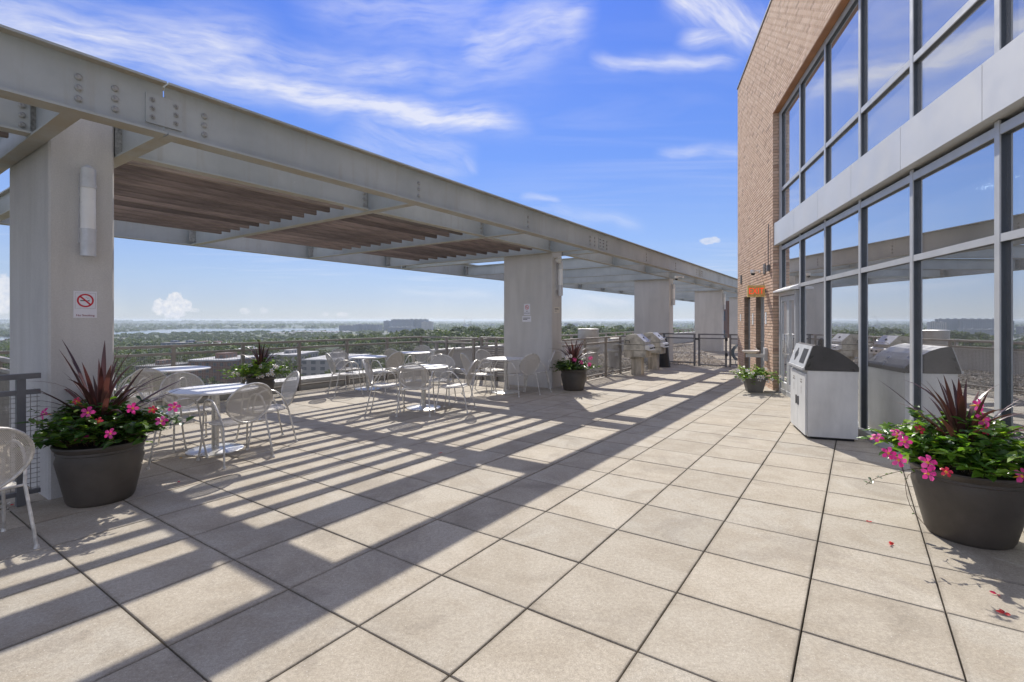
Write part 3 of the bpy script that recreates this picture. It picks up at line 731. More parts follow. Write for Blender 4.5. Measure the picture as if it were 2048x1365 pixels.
# wood slats, three bays with slats between the first two columns; also the bays nearer the camera
slm = {}
def slats(v0, v1):
    L = v1-v0
    if L not in slm: slm[L] = MB().box(-.0225, .0225, 0, L, 0, .145).build('slat', 'wood', mesh_only=True)
    for k in range(12):
        link('slat', slm[L], PG, (-6.12-.325*k+random.uniform(-.004, .004), v0, 3.13), rot=(0, random.uniform(-.015, .015), 0))
c0 = 1.19
slats(c0+.60+.10, c0+3.46-.10); slats(c0+3.46+.10, c0+6.09-.10); slats(c0+6.09+.10, c0+8.53-.10); slats(c0-8.53+6.09+.10, c0-.10)
# columns
for k, v0 in enumerate(CV):
    if v0 > 40: continue
    cmb = MB(); c_ = .015; u0, u1, va, vb = -7.02, -5.68, v0, v0+.46
    ring = [(u0+c_, va), (u1-c_, va), (u1, va+c_), (u1, vb-c_), (u1-c_, vb), (u0+c_, vb), (u0, vb-c_), (u0, va+c_)]
    i = len(cmb.v); cmb.v += [(x, y, -.05) for x, y in ring]+[(x, y, 3.40) for x, y in ring]
    for q_ in range(8): cmb.f.append((i+q_, i+(q_+1) % 8, i+8+(q_+1) % 8, i+8+q_))
    cmb.f.append(tuple(range(i+8, i+16)))
    cmb.build('column', 'concrete', PG)

# ------------------------------------------------------------------ RAILINGS
def railing(label, pts, posts, m='rail', zt=1.09, group=None, gate=False, bottom=.10, dens_=.03, name='railing'):
    R = thing(name, label, 'railing' if not gate else 'gate', (0, 0, 0), TH, group)
    (ua, va), (ub, vb) = pts
    d = Vector((ub-ua, vb-va)); L = d.length; d.normalize(); n = Vector((-d.y, d.x))
    MB().bar((ua, va, zt-.022), (ub, vb, zt-.022), .062, .044).build('top_rail', m, R)
    MB().bar((ua, va, zt-.155), (ub, vb, zt-.155), .04, .04).build('mid_rail', m, R)
    MB().bar((ua, va, bottom), (ub, vb, bottom), .04, .035).build('bottom_rail', m, R)
    pm = MB().box(-.028, .028, -.028, .028, -.03, zt-.045).build('post', m, mesh_only=True)
    for t_ in posts:
        p = Vector((ua, va))+d*t_; link('post', pm, R, (p.x, p.y, 0), rotz=atan2(d.y, d.x))
    w = MB(); r = .0021; z1 = zt-.17
    z = bottom+.03
    while z < z1:
        for (o1) in (0.0,):
            a = Vector((ua, va)); b_ = Vector((ub, vb))
            w.bar((a.x, a.y, z), (b_.x, b_.y, z), 2*r, 2*r)
        z += dens_
    t_ = dens_/2
    while t_ < L:
        p = Vector((ua, va))+d*t_+n*.004
        w.bar((p.x, p.y, bottom), (p.x, p.y, z1), 2*r, 2*r); t_ += dens_
    w.build('wire_mesh', 'wire', R, kind='stuff')
    return R
railing('long brown railing with wire mesh facing the river view', ((-10.15, 1.46), (-10.15, 10.15)), [0+.0, 1.24, 2.48, 3.72, 4.95, 6.2, 7.45, 8.69])
railing('short brown railing with wire mesh between the river railing and the louvred screen', ((-10.11, 10.15), (-8.1, 10.15)), [.93, 1.87])
railing('pale railing running from the nearest column out to the river side', ((-7.05, 1.46), (-10.11, 1.46)), [.35, 1.6, 2.8])
railing('dark grey railing end beside the nearest column at the left edge', ((-5.70, 1.21), (-5.70, -4.6)), [.12, 1.3, 2.5, 3.7, 5.6], m='rail_dark', dens_=.04)
railing('grey mesh railing behind the flower pot by the second column', ((-5.66, 10.26), (-5.66, 18.2)), [1.16, 2.4, 3.42, 4.6, 5.8, 7.0], m='rail')
railing('grey mesh fence panel joining the third column to the gate', ((-5.62, 17.45), (-4.52, 17.45)), [.03, 1.06], m='rail_dark')
g_ = railing('grey mesh gate across the end of the terrace', ((-4.44, 17.45), (-3.53, 17.45)), [.03, .88], m='rail_dark', gate=True, bottom=.05, name='gate')
MB().box(-3.58, -3.50, 17.39, 17.42, .86, .96).box(-3.58, -3.50, 17.39, 17.42, .36, .46).box(-4.52, -4.42, 17.39, 17.42, .88, .94).build('latch', 'dark', g_)
railing('narrow mesh fence panel between the gate and the brick wall', ((-3.46, 17.45), (-2.83, 17.45)), [.03], m='rail_dark')
# outer parapet rail far out on the gravel roof: low wall with stubby posts
pw = thing('roof_parapet', 'low dark parapet wall with a stubby post rail around the gravel roof', 'wall', (0, 0, 0), TH)
MB().box(-10.45, -10.25, 10.8, 48, -.3, .62).build('wall', 'concrete', pw)
MB().box(-10.5, -10.2, 10.8, 48, .621, .67).build('coping', 'ledge', pw)
MB().box(-10.38, -10.32, 10.8, 48, .86, .92).build('top_rail', 'rail', pw)
pm = MB().box(-.04, .04, -.04, .04, .67, .86).build('post', 'rail', mesh_only=True)
v = 11.0
while v < 47: link('post', pm, pw, (-10.35, v, 0)); v += 1.22
# louvred screen left of column two
ls = thing('louvred_screen', 'brown louvred metal screen at the left of the second column', 'screen', (0, 0, 0), TH)
for uu in (-8.02, -7.55, -7.1): MB().box(uu-.03, uu+.03, 10.17, 10.23, 0, 1.07).build('post', 'rail', ls)
lm = MB().hexa([(-7.99, 10.14, 0), (-7.13, 10.14, 0), (-7.13, 10.155, 0), (-7.99, 10.155, 0), (-7.99, 10.17, .045), (-7.13, 10.17, .045), (-7.13, 10.185, .045), (-7.99, 10.185, .045)]).build('louvre', 'rail', mesh_only=True)
for k in range(14): link('louvre', lm, ls, (0, 0, .12+k*.055))
MB().box(-8.06, -7.06, 10.15, 10.25, 1.071, 1.11).build('top_rail', 'rail', ls)
MB().box(-8.02, -7.1, 10.18, 10.22, .92, .96).build('mid_rail', 'rail', ls)
pl_ = thing('timber_stack', 'pile of brown timber boards lying behind the louvred screen', 'timber', (0, 0, 0), TH)
for k in range(6):
    MB().box(-8.8+.05*k, -7.3+.04*k, 11.0+.1*(k % 3), 11.12+.1*(k % 3), .62+.06*(k//3)*2, .66+.06*(k//3)*2).build('board', 'wood', pl_)
for uu in (-8.5, -7.6): MB().box(uu-.04, uu+.04, 10.98, 11.36, -.03, .618).build('trestle', 'rail', pl_)

# ------------------------------------------------------------------ TABLES AND CHAIRS
def make_table(label, x, y, r=.45, rz=0):
    T = thing('bistro_table', label, 'table', (x, y, 0), rz, 'round metal tables under the pergola')
    MB().lathe([(.0, .702), (r-.03, .702), (r-.004, .706), (r, .716), (r-.003, .726), (r-.02, .729), (0, .729)], n=56, caps=False).build('tabletop', 'tabletop', T, True)
    MB().lathe([(.040, .02), (.040, .702)], n=20).build('column', 'chrome', T, True)
    MB().lathe([(.30, .0), (.30, .010), (.285, .016), (.10, .022), (.05, .03), (.042, .04)], n=44).build('base', 'chrome', T, True)
    return T
tabs = {'T1': (-3.51, 5.92, .46, 'nearest bistro table with three mesh chairs tucked round it by the big flower pot'),
        'T2': (-5.62, 8.42, .48, 'bistro table close to the railing behind the nearest table'),
        'T3': (-3.23, 11.2, .42, 'bistro table by the railing just right of the white flowered pot'),
        'T4': (-2.5, 12.7, .42, 'farthest bistro table in the corner of the railing'),
        'T5': (-1.55, 8.78, .43, 'bistro table in the middle of the slat shadows with a chair on each side'),
        'T6': (-.13, 10.7, .42, 'bistro table standing against the second concrete column')}
for k, (x, y, r, lb) in tabs.items(): make_table(lb, x, y, r, random.random()*6)

def chair_proto():
    C = thing('mesh_armchair', 'x', 'chair', (0, 0, 0))
    # seat pan, faces +Y
    s_ = MB(); N = 16; rings = [0, .35, .7, .93, 1.0]
    for ri, rr in enumerate(rings):
        for k in range(N*2):
            a = pi*k/N; ex = .62
            cx = math.copysign(abs(cos(a))**ex, cos(a)); cy = math.copysign(abs(sin(a))**ex, sin(a))
            zz = .432-.014*(1-rr*rr) - (.02 if rr == 1.0 else 0)
            w_ = .225+.012*cy
            s_.v.append((cx*w_*rr, .015+cy*.215*rr, zz + .012*max(0, -cy)*rr))
    n2 = N*2
    for ri in range(len(rings)-1):
        for k in range(n2): s_.f.append((ri*n2+k, ri*n2+(k+1) % n2, (ri+1)*n2+(k+1) % n2, (ri+1)*n2+k))
    so_ = s_.build('seat', 'mesh', C, True)
    s2 = MB(); s2.tube([s_.v[(len(rings)-1)*n2+k] for k in range(n2)], .009, 6, closed=True); s2.build('seat_rim', 'tube', so_, True)
    # back: oval dish leaning backwards, narrowing to the seat
    def bp(a, rr):
        x = cos(a)*.245*rr; t_ = sin(a)*rr          # t -1..1
        if t_ < 0: x *= (1-.22*t_*t_)
        z = .645+t_*.215
        y = -.205-.13*((z-.43)/.43)-.035*(1-(x/.25)**2)*1.0
        return (x, y, z)
    b_ = MB(); N = 32; rings = [0, .25, .5, .75, .97]
    for rr in rings:
        for k in range(N): b_.v.append(bp(2*pi*k/N, rr))
    for ri in range(len(rings)-1):
        for k in range(N): b_.f.append((ri*N+k, ri*N+(k+1) % N, (ri+1)*N+(k+1) % N, (ri+1)*N+k))
    b_.build('backrest', 'mesh', C, True)
    MB().tube([bp(2*pi*k/N, 1.0) for k in range(N)], .0115, 8, closed=True).build('back_frame', 'tube', C, True)
    for sx in (-1, 1):
        # front leg rises into the arm hoop, the arm comes down to the back of the seat
        l1 = MB().tube([(sx*.265, .285, .012), (sx*.250, .245, .22), (sx*.242, .225, .43)], .0105, 8, 1).build('leg', 'tube', C, True)
        MB().cyl(sx*.265, .287, 0, .022, .019, .014, 10).build('foot_cap', 'tube', l1, True)
        MB().tube([(sx*.242, .225, .43), (sx*.242, .215, .54), (sx*.250, .185, .645), (sx*.258, .09, .685), (sx*.262, -.02, .675), (sx*.258, -.10, .60), (sx*.245, -.155, .50), (sx*.232, -.185, .425)], .0105, 8, 2).build('armrest', 'tube', C, True)
        l2 = MB().tube([(sx*.232, -.185, .43), (sx*.242, -.215, .30), (sx*.265, -.275, .012)], .0105, 8, 1).build('leg', 'tube', C, True)
        MB().cyl(sx*.265, -.277, 0, .022, .019, .014, 10).build('foot_cap', 'tube', l2, True)
    MB().tube([(-.232, -.185, .422), (.232, -.185, .422)], .009, 6).tube([(-.242, .215, .412), (.242, .215, .412)], .009, 6).build('seat_frame', 'tube', C, True)
    return C
chairs = [
 (-3.57, 3.27, -.85, .5, 'mesh armchair cut off by the left edge, one splayed leg on the nearest pavers'),
 (-3.05, 5.54, -.46, .32, 'mesh armchair with its back to us at the right of the nearest table'),
 (-3.795, 5.52, .57, .82, 'mesh armchair between the big pink flowered pot and the nearest table'),
 (-3.98, 6.20, .75, -.6, 'mesh armchair facing us from behind the nearest table top'),
 (-3.10, 6.32, -.72, -.62, 'mesh armchair seen sideways on the far right of the nearest table'),
 (-5.15, 7.35, -.15, .95, 'mesh armchair with its back to us at the table close to the railing'),
 (-6.05, 8.0, .75, .45, 'mesh armchair partly hidden by the column edge, left of the table near the railing'),
 (-3.48, 10.42, .8, .5, 'mesh armchair facing right in front of the table by the railing past the white flowers'),
 (-3.78, 11.5, .75, -.5, 'mesh armchair between the railing and the table past the white flowers'),
 (-2.72, 10.85, -.75, .55, 'mesh armchair on the right of the table past the white flowers'),
 (-2.72, 12.15, .35, .85, 'mesh armchair in front of the corner table, nearer the camera'),
 (-2.42, 13.15, -.05, -1, 'mesh armchair facing us in the very corner of the railing'),
 (-1.80, 12.35, -1, .12, 'mesh armchair turned sideways at the right of the corner table'),
 (-1.57, 8.22, 0, 1, 'mesh armchair with its back to us in front of the table amid the slat shadows'),
 (-2.18, 8.62, 1, .1, 'mesh armchair facing right at the left of the table amid the slat shadows'),
 (-.96, 8.55, -1, .18, 'mesh armchair facing left at the right of the table amid the slat shadows'),
 (-1.36, 9.30, -.1, -1, 'mesh armchair facing us behind the table amid the slat shadows'),
 (-.68, 10.32, .9, .45, 'mesh armchair with sunlit seat at the left of the table by the second column'),
 (-.45, 11.25, .55, -.6, 'mesh armchair behind the left side of the table by the second column'),
 (.20, 10.36, -.5, .75, 'mesh armchair with its back to us in front of the second column'),
 (.56, 10.95, -1, .02, 'mesh armchair squeezed sideways between table and second column corner'),
]
proto = chair_proto()
for k, (x, y, fx, fy, lb) in enumerate(chairs):
    o = proto if k == 0 else copy_tree(proto)
    o.location = (x, y, 0); o.rotation_euler = (0, 0, atan2(fy, fx)-pi/2+random.uniform(-.04, .04)); o['label'] = lb; o['group'] = 'mesh armchairs around the bistro tables'

# ------------------------------------------------------------------ PLANTERS
def blade_mesh(L, w, bend, twist=0.0):
    mb = MB(); n = 9
    for k in range(n+1):
        t_ = k/n; ww = w*(.55+1.2*t_)*(1-t_**2.2)*1.05 if t_ < 1 else 0.0
        ww = max(ww, .0008); a = bend*t_*t_*1.1
        x = L*t_*sin(a*.9+.0)+0; z = L*t_*cos(a*.8)
        tw = twist*t_
        for q_, sx in enumerate((-1, 0, 1)):
            mb.v.append((x+(.0 if sx else -ww*.28), sx*ww*cos(tw), z+sx*ww*sin(tw)*.5))
    for k in range(n):
        for q_ in (0, 1): mb.f.append((3*k+q_, 3*k+q_+1, 3*k+4+q_, 3*k+3+q_))
    me = mb.build('blade_leaf', 'cord', mesh_only=True, smooth=True); return me
blades = [blade_mesh(.60, .0175, .22, .4), blade_mesh(.66, .018, .08, -.3), blade_mesh(.56, .017, .35, .6), blade_mesh(.64, .018, .5, -.5), blade_mesh(.50, .0165, .15, .3)]
def leaf_into(mb, p, d, L, w, droop=.3):
    d = d.normalized(); up = Vector((random.gauss(0, .35), random.gauss(0, .35), 1)); s_ = d.cross(up)
    if s_.length < .1: s_ = Vector((1, 0, 0))
    s_.normalize(); n = s_.cross(d).normalized(); i = len(mb.v)
    mb.v += [tuple(p), tuple(p+d*L*.35+s_*w*.5+n*L*.07), tuple(p+d*L*.35-n*L*.02), tuple(p+d*L*.35-s_*w*.5+n*L*.07), tuple(p+d*L*.72+s_*w*.38+n*L*.04-Vector((0, 0, L*droop*.25))), tuple(p+d*L*.72-n*L*.03-Vector((0, 0, L*droop*.25))), tuple(p+d*L*.72-s_*w*.38+n*L*.04-Vector((0, 0, L*droop*.25))), tuple(p+d*L-Vector((0, 0, L*droop*.6)))]
    mb.f += [(i, i+1, i+2), (i, i+2, i+3), (i+1, i+4, i+5, i+2), (i+2, i+5, i+6, i+3), (i+4, i+7, i+5), (i+5, i+7, i+6)]
def flower_mesh(m, r=.045):
    mb = MB()
    for k in range(5):
        a = 2*pi*k/5; c, s_ = cos(a), sin(a); i = len(mb.v)
        def P(x, y, z): return (c*x-s_*y, s_*x+c*y, z)
        mb.v += [P(.003, 0, 0), P(r*.5, -r*.30, .014), P(r*.5, r*.30, .014), P(r*.95, -r*.26, .008), P(r*.85, r*.36, .012), P(r*1.12, r*.08, .002)]
        mb.f += [(i, i+1, i+2), (i+1, i+3, i+4, i+2), (i+3, i+5, i+4)]
    me = mb.build('flower', m, mesh_only=True); return me
throat = MB().lathe([(.009, .001), (.004, -.03), (.002, -.05)], n=8, caps=False).lathe([(.0, .006), (.008, .004), (.011, .002)], n=8, caps=False).build('flower_centre', 'yellow', mesh_only=True)
fl_pink, fl_red, fl_white = flower_mesh('pink'), flower_mesh('pinkred', .03), flower_mesh('whitepetal', .04)
def foliage(T, rim, zr, h, n, mname, spread=1.25, seed=1, L=.075, trail=8, dens_c=1.0):
    rnd = random.Random(seed); mb = MB(); tw = MB()
    old = random.getstate(); random.seed(seed)
    # shoots: each a stem with paired leaves
    shoots = n//11
    tips = []
    for k in range(shoots):
        a = random.uniform(0, 2*pi); rr = sqrt(random.random())
        base = Vector((cos(a)*rim*.8*rr, sin(a)*rim*.8*rr, zr-.03))
        out = Vector((cos(a), sin(a), 0))*(rr*spread*rim*.55)*random.uniform(.5, 1.5); hh = h*(1-.55*rr*rr)*random.uniform(.45, 1.25)
        tip = base+out+Vector((random.gauss(0, .03), random.gauss(0, .03), hh))
        if rr > .75 and random.random() < .16: tip.z = zr+random.uniform(-.06, .06); tip.x *= 1.12; tip.y *= 1.12
        tips.append((tip, a)); m_ = 6
        mid = base.lerp(tip, .5)+Vector((0, 0, hh*.25))
        pts = [base, mid, tip]; tw.tube([tuple(p) for p in pts], .0022, 4, caps=False)
        for j in range(11):
            t_ = .25+.75*j/10; p = (base*(1-t_)+mid*t_)*(1-t_)+(mid*(1-t_)+tip*t_)*t_
            aa = random.uniform(0, 2*pi); d = Vector((cos(aa), sin(aa), random.uniform(-.1, .7)))
            leaf_into(mb, p, d, L*random.uniform(.65, 1.2), L*random.uniform(.42, .6), random.uniform(.1, .7))
    f = mb.build('foliage', mname, T, kind='stuff')
    tw.build('stems', 'stem', f)
    random.setstate(old); return tips
def trailing(T, p0, dirs, mname, n=6, L=.06):
    mb = MB(); tw = MB(); p = Vector(p0); pts = [p.copy()]
    for d in dirs: p = p+Vector(d); pts.append(p.copy())
    tw.tube([tuple(q_) for q_ in pts], .002, 4, 1)
    for k in range(n):
        t_ = (k+.6)/n*(len(pts)-1); i = min(int(t_), len(pts)-2); q_ = pts[i].lerp(pts[i+1], t_-i)
        for s_ in (0, 1):
            a = random.random()*6.28; leaf_into(mb, q_, Vector((cos(a), sin(a), random.uniform(-.2, .5))), L*random.uniform(.5, 1), L*.35)
    f = mb.build('trailing_vine', mname, T); tw.build('vine_stem', 'stem', f)
def round_pot(T, rim, base, h, m='pot'):
    pr = [(base*.96, 0), (base, .008), (base+.012, .03), (base+(rim-base)*.45, h*.38), (base+(rim-base)*.80, h*.72), (rim-.035, h-.075), (rim-.022, h-.068), (rim-.026, h-.05), (rim-.012, h-.035), (rim, h-.012), (rim-.004, h), (rim-.018, h+.002), (rim-.03, h-.012), (rim-.05, h-.06)]
    MB().lathe(pr, n=56, caps=False).build('pot', m, T, True)
    MB().lathe([(0, h-.055), (rim-.045, h-.055)], n=32, caps=False).build('soil', 'soil', T)
def add_blades(T, zr, n, seed, scale=1.0, cx=0, cy=0, tilt=(.1, 1.25)):
    rnd = random.Random(seed)
    for k in range(n):
        me = rnd.choice(blades); a = 2*pi*k/n*2.4+rnd.uniform(-.3, .3); tt = tilt[0]+(tilt[1]-tilt[0])*((k+.5)/n)**1.1
        s_ = scale*rnd.uniform(.8, 1.12)
        o = link('blade_leaf', me, T, (cx+cos(a)*.015, cy+sin(a)*.015, zr), rot=(0, tt*.75, a)); o.scale = (s_, s_*1.15, s_)
def add_flowers(T, spots, me, facing=None, m_th=True, seed=3):
    rnd = random.Random(seed)
    for (x, y, z) in spots:
        v_ = Vector((x, y, 0)).normalized()*.5 + Vector((0, -.7, .5)) if facing is None else Vector(facing)
        q_ = (v_+Vector((rnd.gauss(0, .2), rnd.gauss(0, .2), rnd.gauss(0, .2)))).to_track_quat('Z', 'Y').to_euler()
        o = link('flower', me, T, (x, y, z), rot=q_); s_ = rnd.uniform(.85, 1.1); o.scale = (s_, s_, s_)
        link('flower_centre', throat, o)
def at(px, py, Y): return Vector(((px-1024)/1000.7*Y, Y, CAMZ-(py-641.4)/1000.7*Y))

# pot 1 (left)
X, Y = -3.53, 4.30
T = thing('flower_planter', 'large dark planter with burgundy spikes and pink flowers by the nearest column', 'planter', (X, Y, 0))
round_pot(T, .325, .225, .50); foliage(T, .35, .54, .30, 1900, 'leaf', 1.15, 11, .095)
add_blades(T, .62, 48, 5, 1.1, tilt=(.06, 1.55))
spots = [(at(px, py, Yf)-Vector((X, Y, 0))) for (px, py, Yf) in ((90, 828, 4.05), (176, 826, 4.0), (164, 874, 3.98), (221, 868, 3.98), (266, 817, 4.15), (323, 843, 4.1), (348, 815, 4.2))]
add_flowers(T, spots, fl_pink); add_flowers(T, [at(198, 843, 4.02)-Vector((X, Y, 0)), at(305, 820, 4.1)-Vector((X, Y, 0)), at(154, 803, 4.1)-Vector((X, Y, 0))], fl_red)
trailing(T, (-.25, 0, .65), [(-.12, -.02, .06), (-.12, 0, .02), (-.1, 0, .05)], 'leaf', 6, .05)
trailing(T, (.3, 0, .62), [(.12, .02, .05), (.12, .03, .0), (.08, 0, .02)], 'leaf', 8, .07)
# pot 2 (right)
X, Y = 3.25, 3.56
T = thing('flower_planter', 'large dark planter with pink flowers standing against the glass wall', 'planter', (X, Y, 0))
round_pot(T, .35, .235, .50); foliage(T, .37, .54, .30, 2000, 'leaf_mix', 1.22, 23, .10)
add_blades(T, .60, 44, 9, .97, tilt=(.06, 1.65), cx=-.05)
PP = [(at(px, py, Yf)-Vector((X, Y, 0))) for (px, py, Yf) in ((1754, 877, 3.4), (1794, 868, 3.5), (1809, 884, 3.4), (1777, 907, 3.35), (1797, 921, 3.3), (1855, 926, 3.2), (1856, 948, 3.15), (1955, 811, 3.5), (1965, 840, 3.4), (2043, 953, 3.1))]
add_flowers(T, PP, fl_pink, seed=8); add_flowers(T, [at(1970, 862, 3.4)-Vector((X, Y, 0)), at(1838, 860, 3.5)-Vector((X, Y, 0)), at(1892, 945, 3.15)-Vector((X, Y, 0))], fl_red)
trailing(T, (-.35, -.05, .50), [(-.15, -.04, .0), (-.15, -.03, -.02), (-.12, 0, -.04), (-.08, -.05, -.02)], 'leaf', 7, .05)
trailing(T, (-.42, -.05, .47), [(-.08, -.02, -.02), (-.03, -.03, -.10), (.02, -.03, -.12), (.05, -.05, -.08)], 'leaf', 2, .03)
trailing(T, (-.2, 0, .72), [(-.08, 0, .08), (-.05, .02, .08), (-.03, 0, .05)], 'leaf_lime', 5, .05)
# pot 3 (second column)
X, Y = 1.36, 11.05
T = thing('flower_planter', 'dark planter with burgundy spikes and a few pink blooms at the second column', 'planter', (X, Y, 0))
round_pot(T, .30, .215, .46); foliage(T, .32, .46, .24, 900, 'leaf', 1.2, 31, .085); add_blades(T, .58, 46, 15, .95, tilt=(.05, 1.3))
add_flowers(T, [at(1149, 720, 10.8)-Vector((X, Y, 0)), at(1162, 725, 10.8)-Vector((X, Y, 0)), at(1179, 718, 10.9)-Vector((X, Y, 0)), at(1182, 716, 10.9)-Vector((X, Y, 0)), at(1179, 729, 10.9)-Vector((X, Y, 0))], fl_pink)
add_flowers(T, [at(1133, 715, 10.8)-Vector((X, Y, 0)), at(1141, 713, 10.8)-Vector((X, Y, 0)), at(1168, 716, 10.8)-Vector((X, Y, 0))], fl_white)
# pot 4 (white flowers by the railing)
X, Y = -4.90, 9.75
T = thing('flower_planter', 'dark planter spilling lime leaves and white flowers against the river railing', 'planter', (X, Y, 0))
round_pot(T, .27, .19, .44); foliage(T, .34, .48, .30, 1150, 'leaf_lime', 1.7, 41, .085); add_blades(T, .6, 34, 19, .85, tilt=(.05, 1.2))
rr_ = random.Random(4)
add_flowers(T, [(rr_.uniform(-.5, .5), -.28+rr_.uniform(-.06, .08), .42+rr_.uniform(0, .28)) for _ in range(16)], fl_white)
# pot 5 (by the brick)
X, Y = 5.20, 10.75
T = thing('flower_planter', 'small square grey planter with trailing white flowers under the drinking basin', 'planter', (X, Y, 0), -FA)
sq = MB()
for (r, z) in ((.14, 0), (.205, .29), (.225, .29), (.225, .33), (.2, .33), (.19, .27)):
    sq.v += [(-r, -r, z), (r, -r, z), (r, r, z), (-r, r, z)]
for j in range(5):
    for k in range(4): sq.f.append((4*j+k, 4*j+(k+1) % 4, 4*j+4+(k+1) % 4, 4*j+4+k))
sq.f += [(3, 2, 1, 0), (20, 21, 22, 23)]
sq.build('pot', 'pot_grey', T); foliage(T, .24, .33, .22, 520, 'leaf_lime', 2.0, 51, .085)
trailing(T, (.15, -.1, .36), [(.15, -.02, .03), (.12, 0, -.08), (.06, -.02, -.10)], 'leaf_lime', 9, .09)
trailing(T, (-.05, -.18, .36), [(-.02, -.06, -.06), (0, -.02, -.12)], 'leaf_lime', 6, .08)
add_flowers(T, [(rr_.uniform(-.42, .45), -.25+rr_.uniform(-.05, .05), .25+rr_.uniform(0, .28)) for _ in range(14)], fl_white)

# ------------------------------------------------------------------ RECYCLING STATION
A_, Bp = Vector((3.80, 6.475)), Vector((4.10, 7.36))
dd_ = (Bp-A_).normalized(); ang = atan2(-dd_.x, dd_.y)      # local y along the front, local x away from the terrace
R = thing('recycling_bin', 'two door grey recycling bin with curved dark hood in front of the glass wall', 'bin', (A_.x, A_.y, 0), ang)
Ln, Dp, Hb = .93, .58, .885
MB().bbox(.02, Dp-.0, .0, Ln, .035, Hb, .004).build('cabinet', 'binbody', R)
MB().box(.05, Dp-.03, .03, Ln-.03, 0, .035).build('plinth', 'dark', R)
for (y0, y1, hy) in ((.012, Ln/2-.004, Ln/2-.06), (Ln/2+.004, Ln-.012, Ln/2+.06)):
    d_ = MB().bbox(-.004, .016, y0, y1, .045, .84, .002).build('cabinet_door', 'bindoor', R)
    MB().box(-.016, -.004, hy-.012, hy+.012, .38, .50).build('handle', 'dark', d_)
    cy = (y0+y1)/2
    MB().box(-.0052, -.0042, cy-.05, cy+.05, .735, .75).build('label_bar', 'rail', d_)
    text('RECYCLE' if hy > .465 else 'TRASH', .03, 'rail', d_, (-.0046, cy, .71), (pi/2, 0, -pi/2))
    ic = MB()
    for k in range(6): ic.box(-.0052, -.0042, cy-.025, cy+.025, .56+.018*k, .566+.018*k)
    ic.build('label_icon', 'rail', d_)
hd = MB(); prof = [(-.012, Hb+.002), (-.012, Hb+.03), (.085, 1.205), (.12, 1.215), (.20, 1.20), (.30, 1.165), (.40, 1.11), (.50, 1.035), (.575, .965), (.59, .94), (.59, Hb+.002)]
for yy in (-.006, Ln+.006):
    hd.v += [(x, yy, z) for x, z in prof]
n_ = len(prof)
for k in range(n_-1): hd.f.append((k, k+1, n_+k+1, n_+k))
hd.f += [tuple(range(n_-1, -1, -1)), tuple(range(n_, 2*n_)), (0, n_, 2*n_-1, n_-1)]
hd.build('hood', 'darkmetal', R)
# front fascia on the slope; dark plates stand for the shade in two openings
sl0 = Vector((-.012, 0, Hb+.03)); sl1 = Vector((.085, 0, 1.205)); sd_ = (sl1-sl0).normalized(); sn = Vector((-sd_.z, 0, sd_.x))
def onslope(t_, y, d): p = sl0+sd_*t_+sn*d; return (p.x, y, p.z)
def slope_box(y0, y1, t0, t1, d0, d1): return MB().hexa([onslope(t0, y0, d0), onslope(t0, y0, d1), onslope(t0, y1, d1), onslope(t0, y1, d0), onslope(t1, y0, d0), onslope(t1, y0, d1), onslope(t1, y1, d1), onslope(t1, y1, d0)])
slope_box(-.004, Ln+.004, .0, .30, .001, .010).build('fascia', 'alu', R)
MB().bar((-.024, -.004, Hb+.018), (-.024, Ln+.004, Hb+.018), .03, .03).build('fascia_lip', 'alu', R)
op = slope_box(.10, .36, .05, .25, .0105, .013).build('opening', 'dark', R)
o2 = MB(); cyo, cto = .66, .15
ptsx = []
for k in range(24):
    a = 2*pi*k/24; r_ = .07+.022*(1 if (k % 6) in (0, 5, 1) else 0)
    ptsx.append(onslope(cto+r_*sin(a), cyo+r_*cos(a), .0125))
o2.quad(*ptsx); o2.build('opening', 'dark', R)

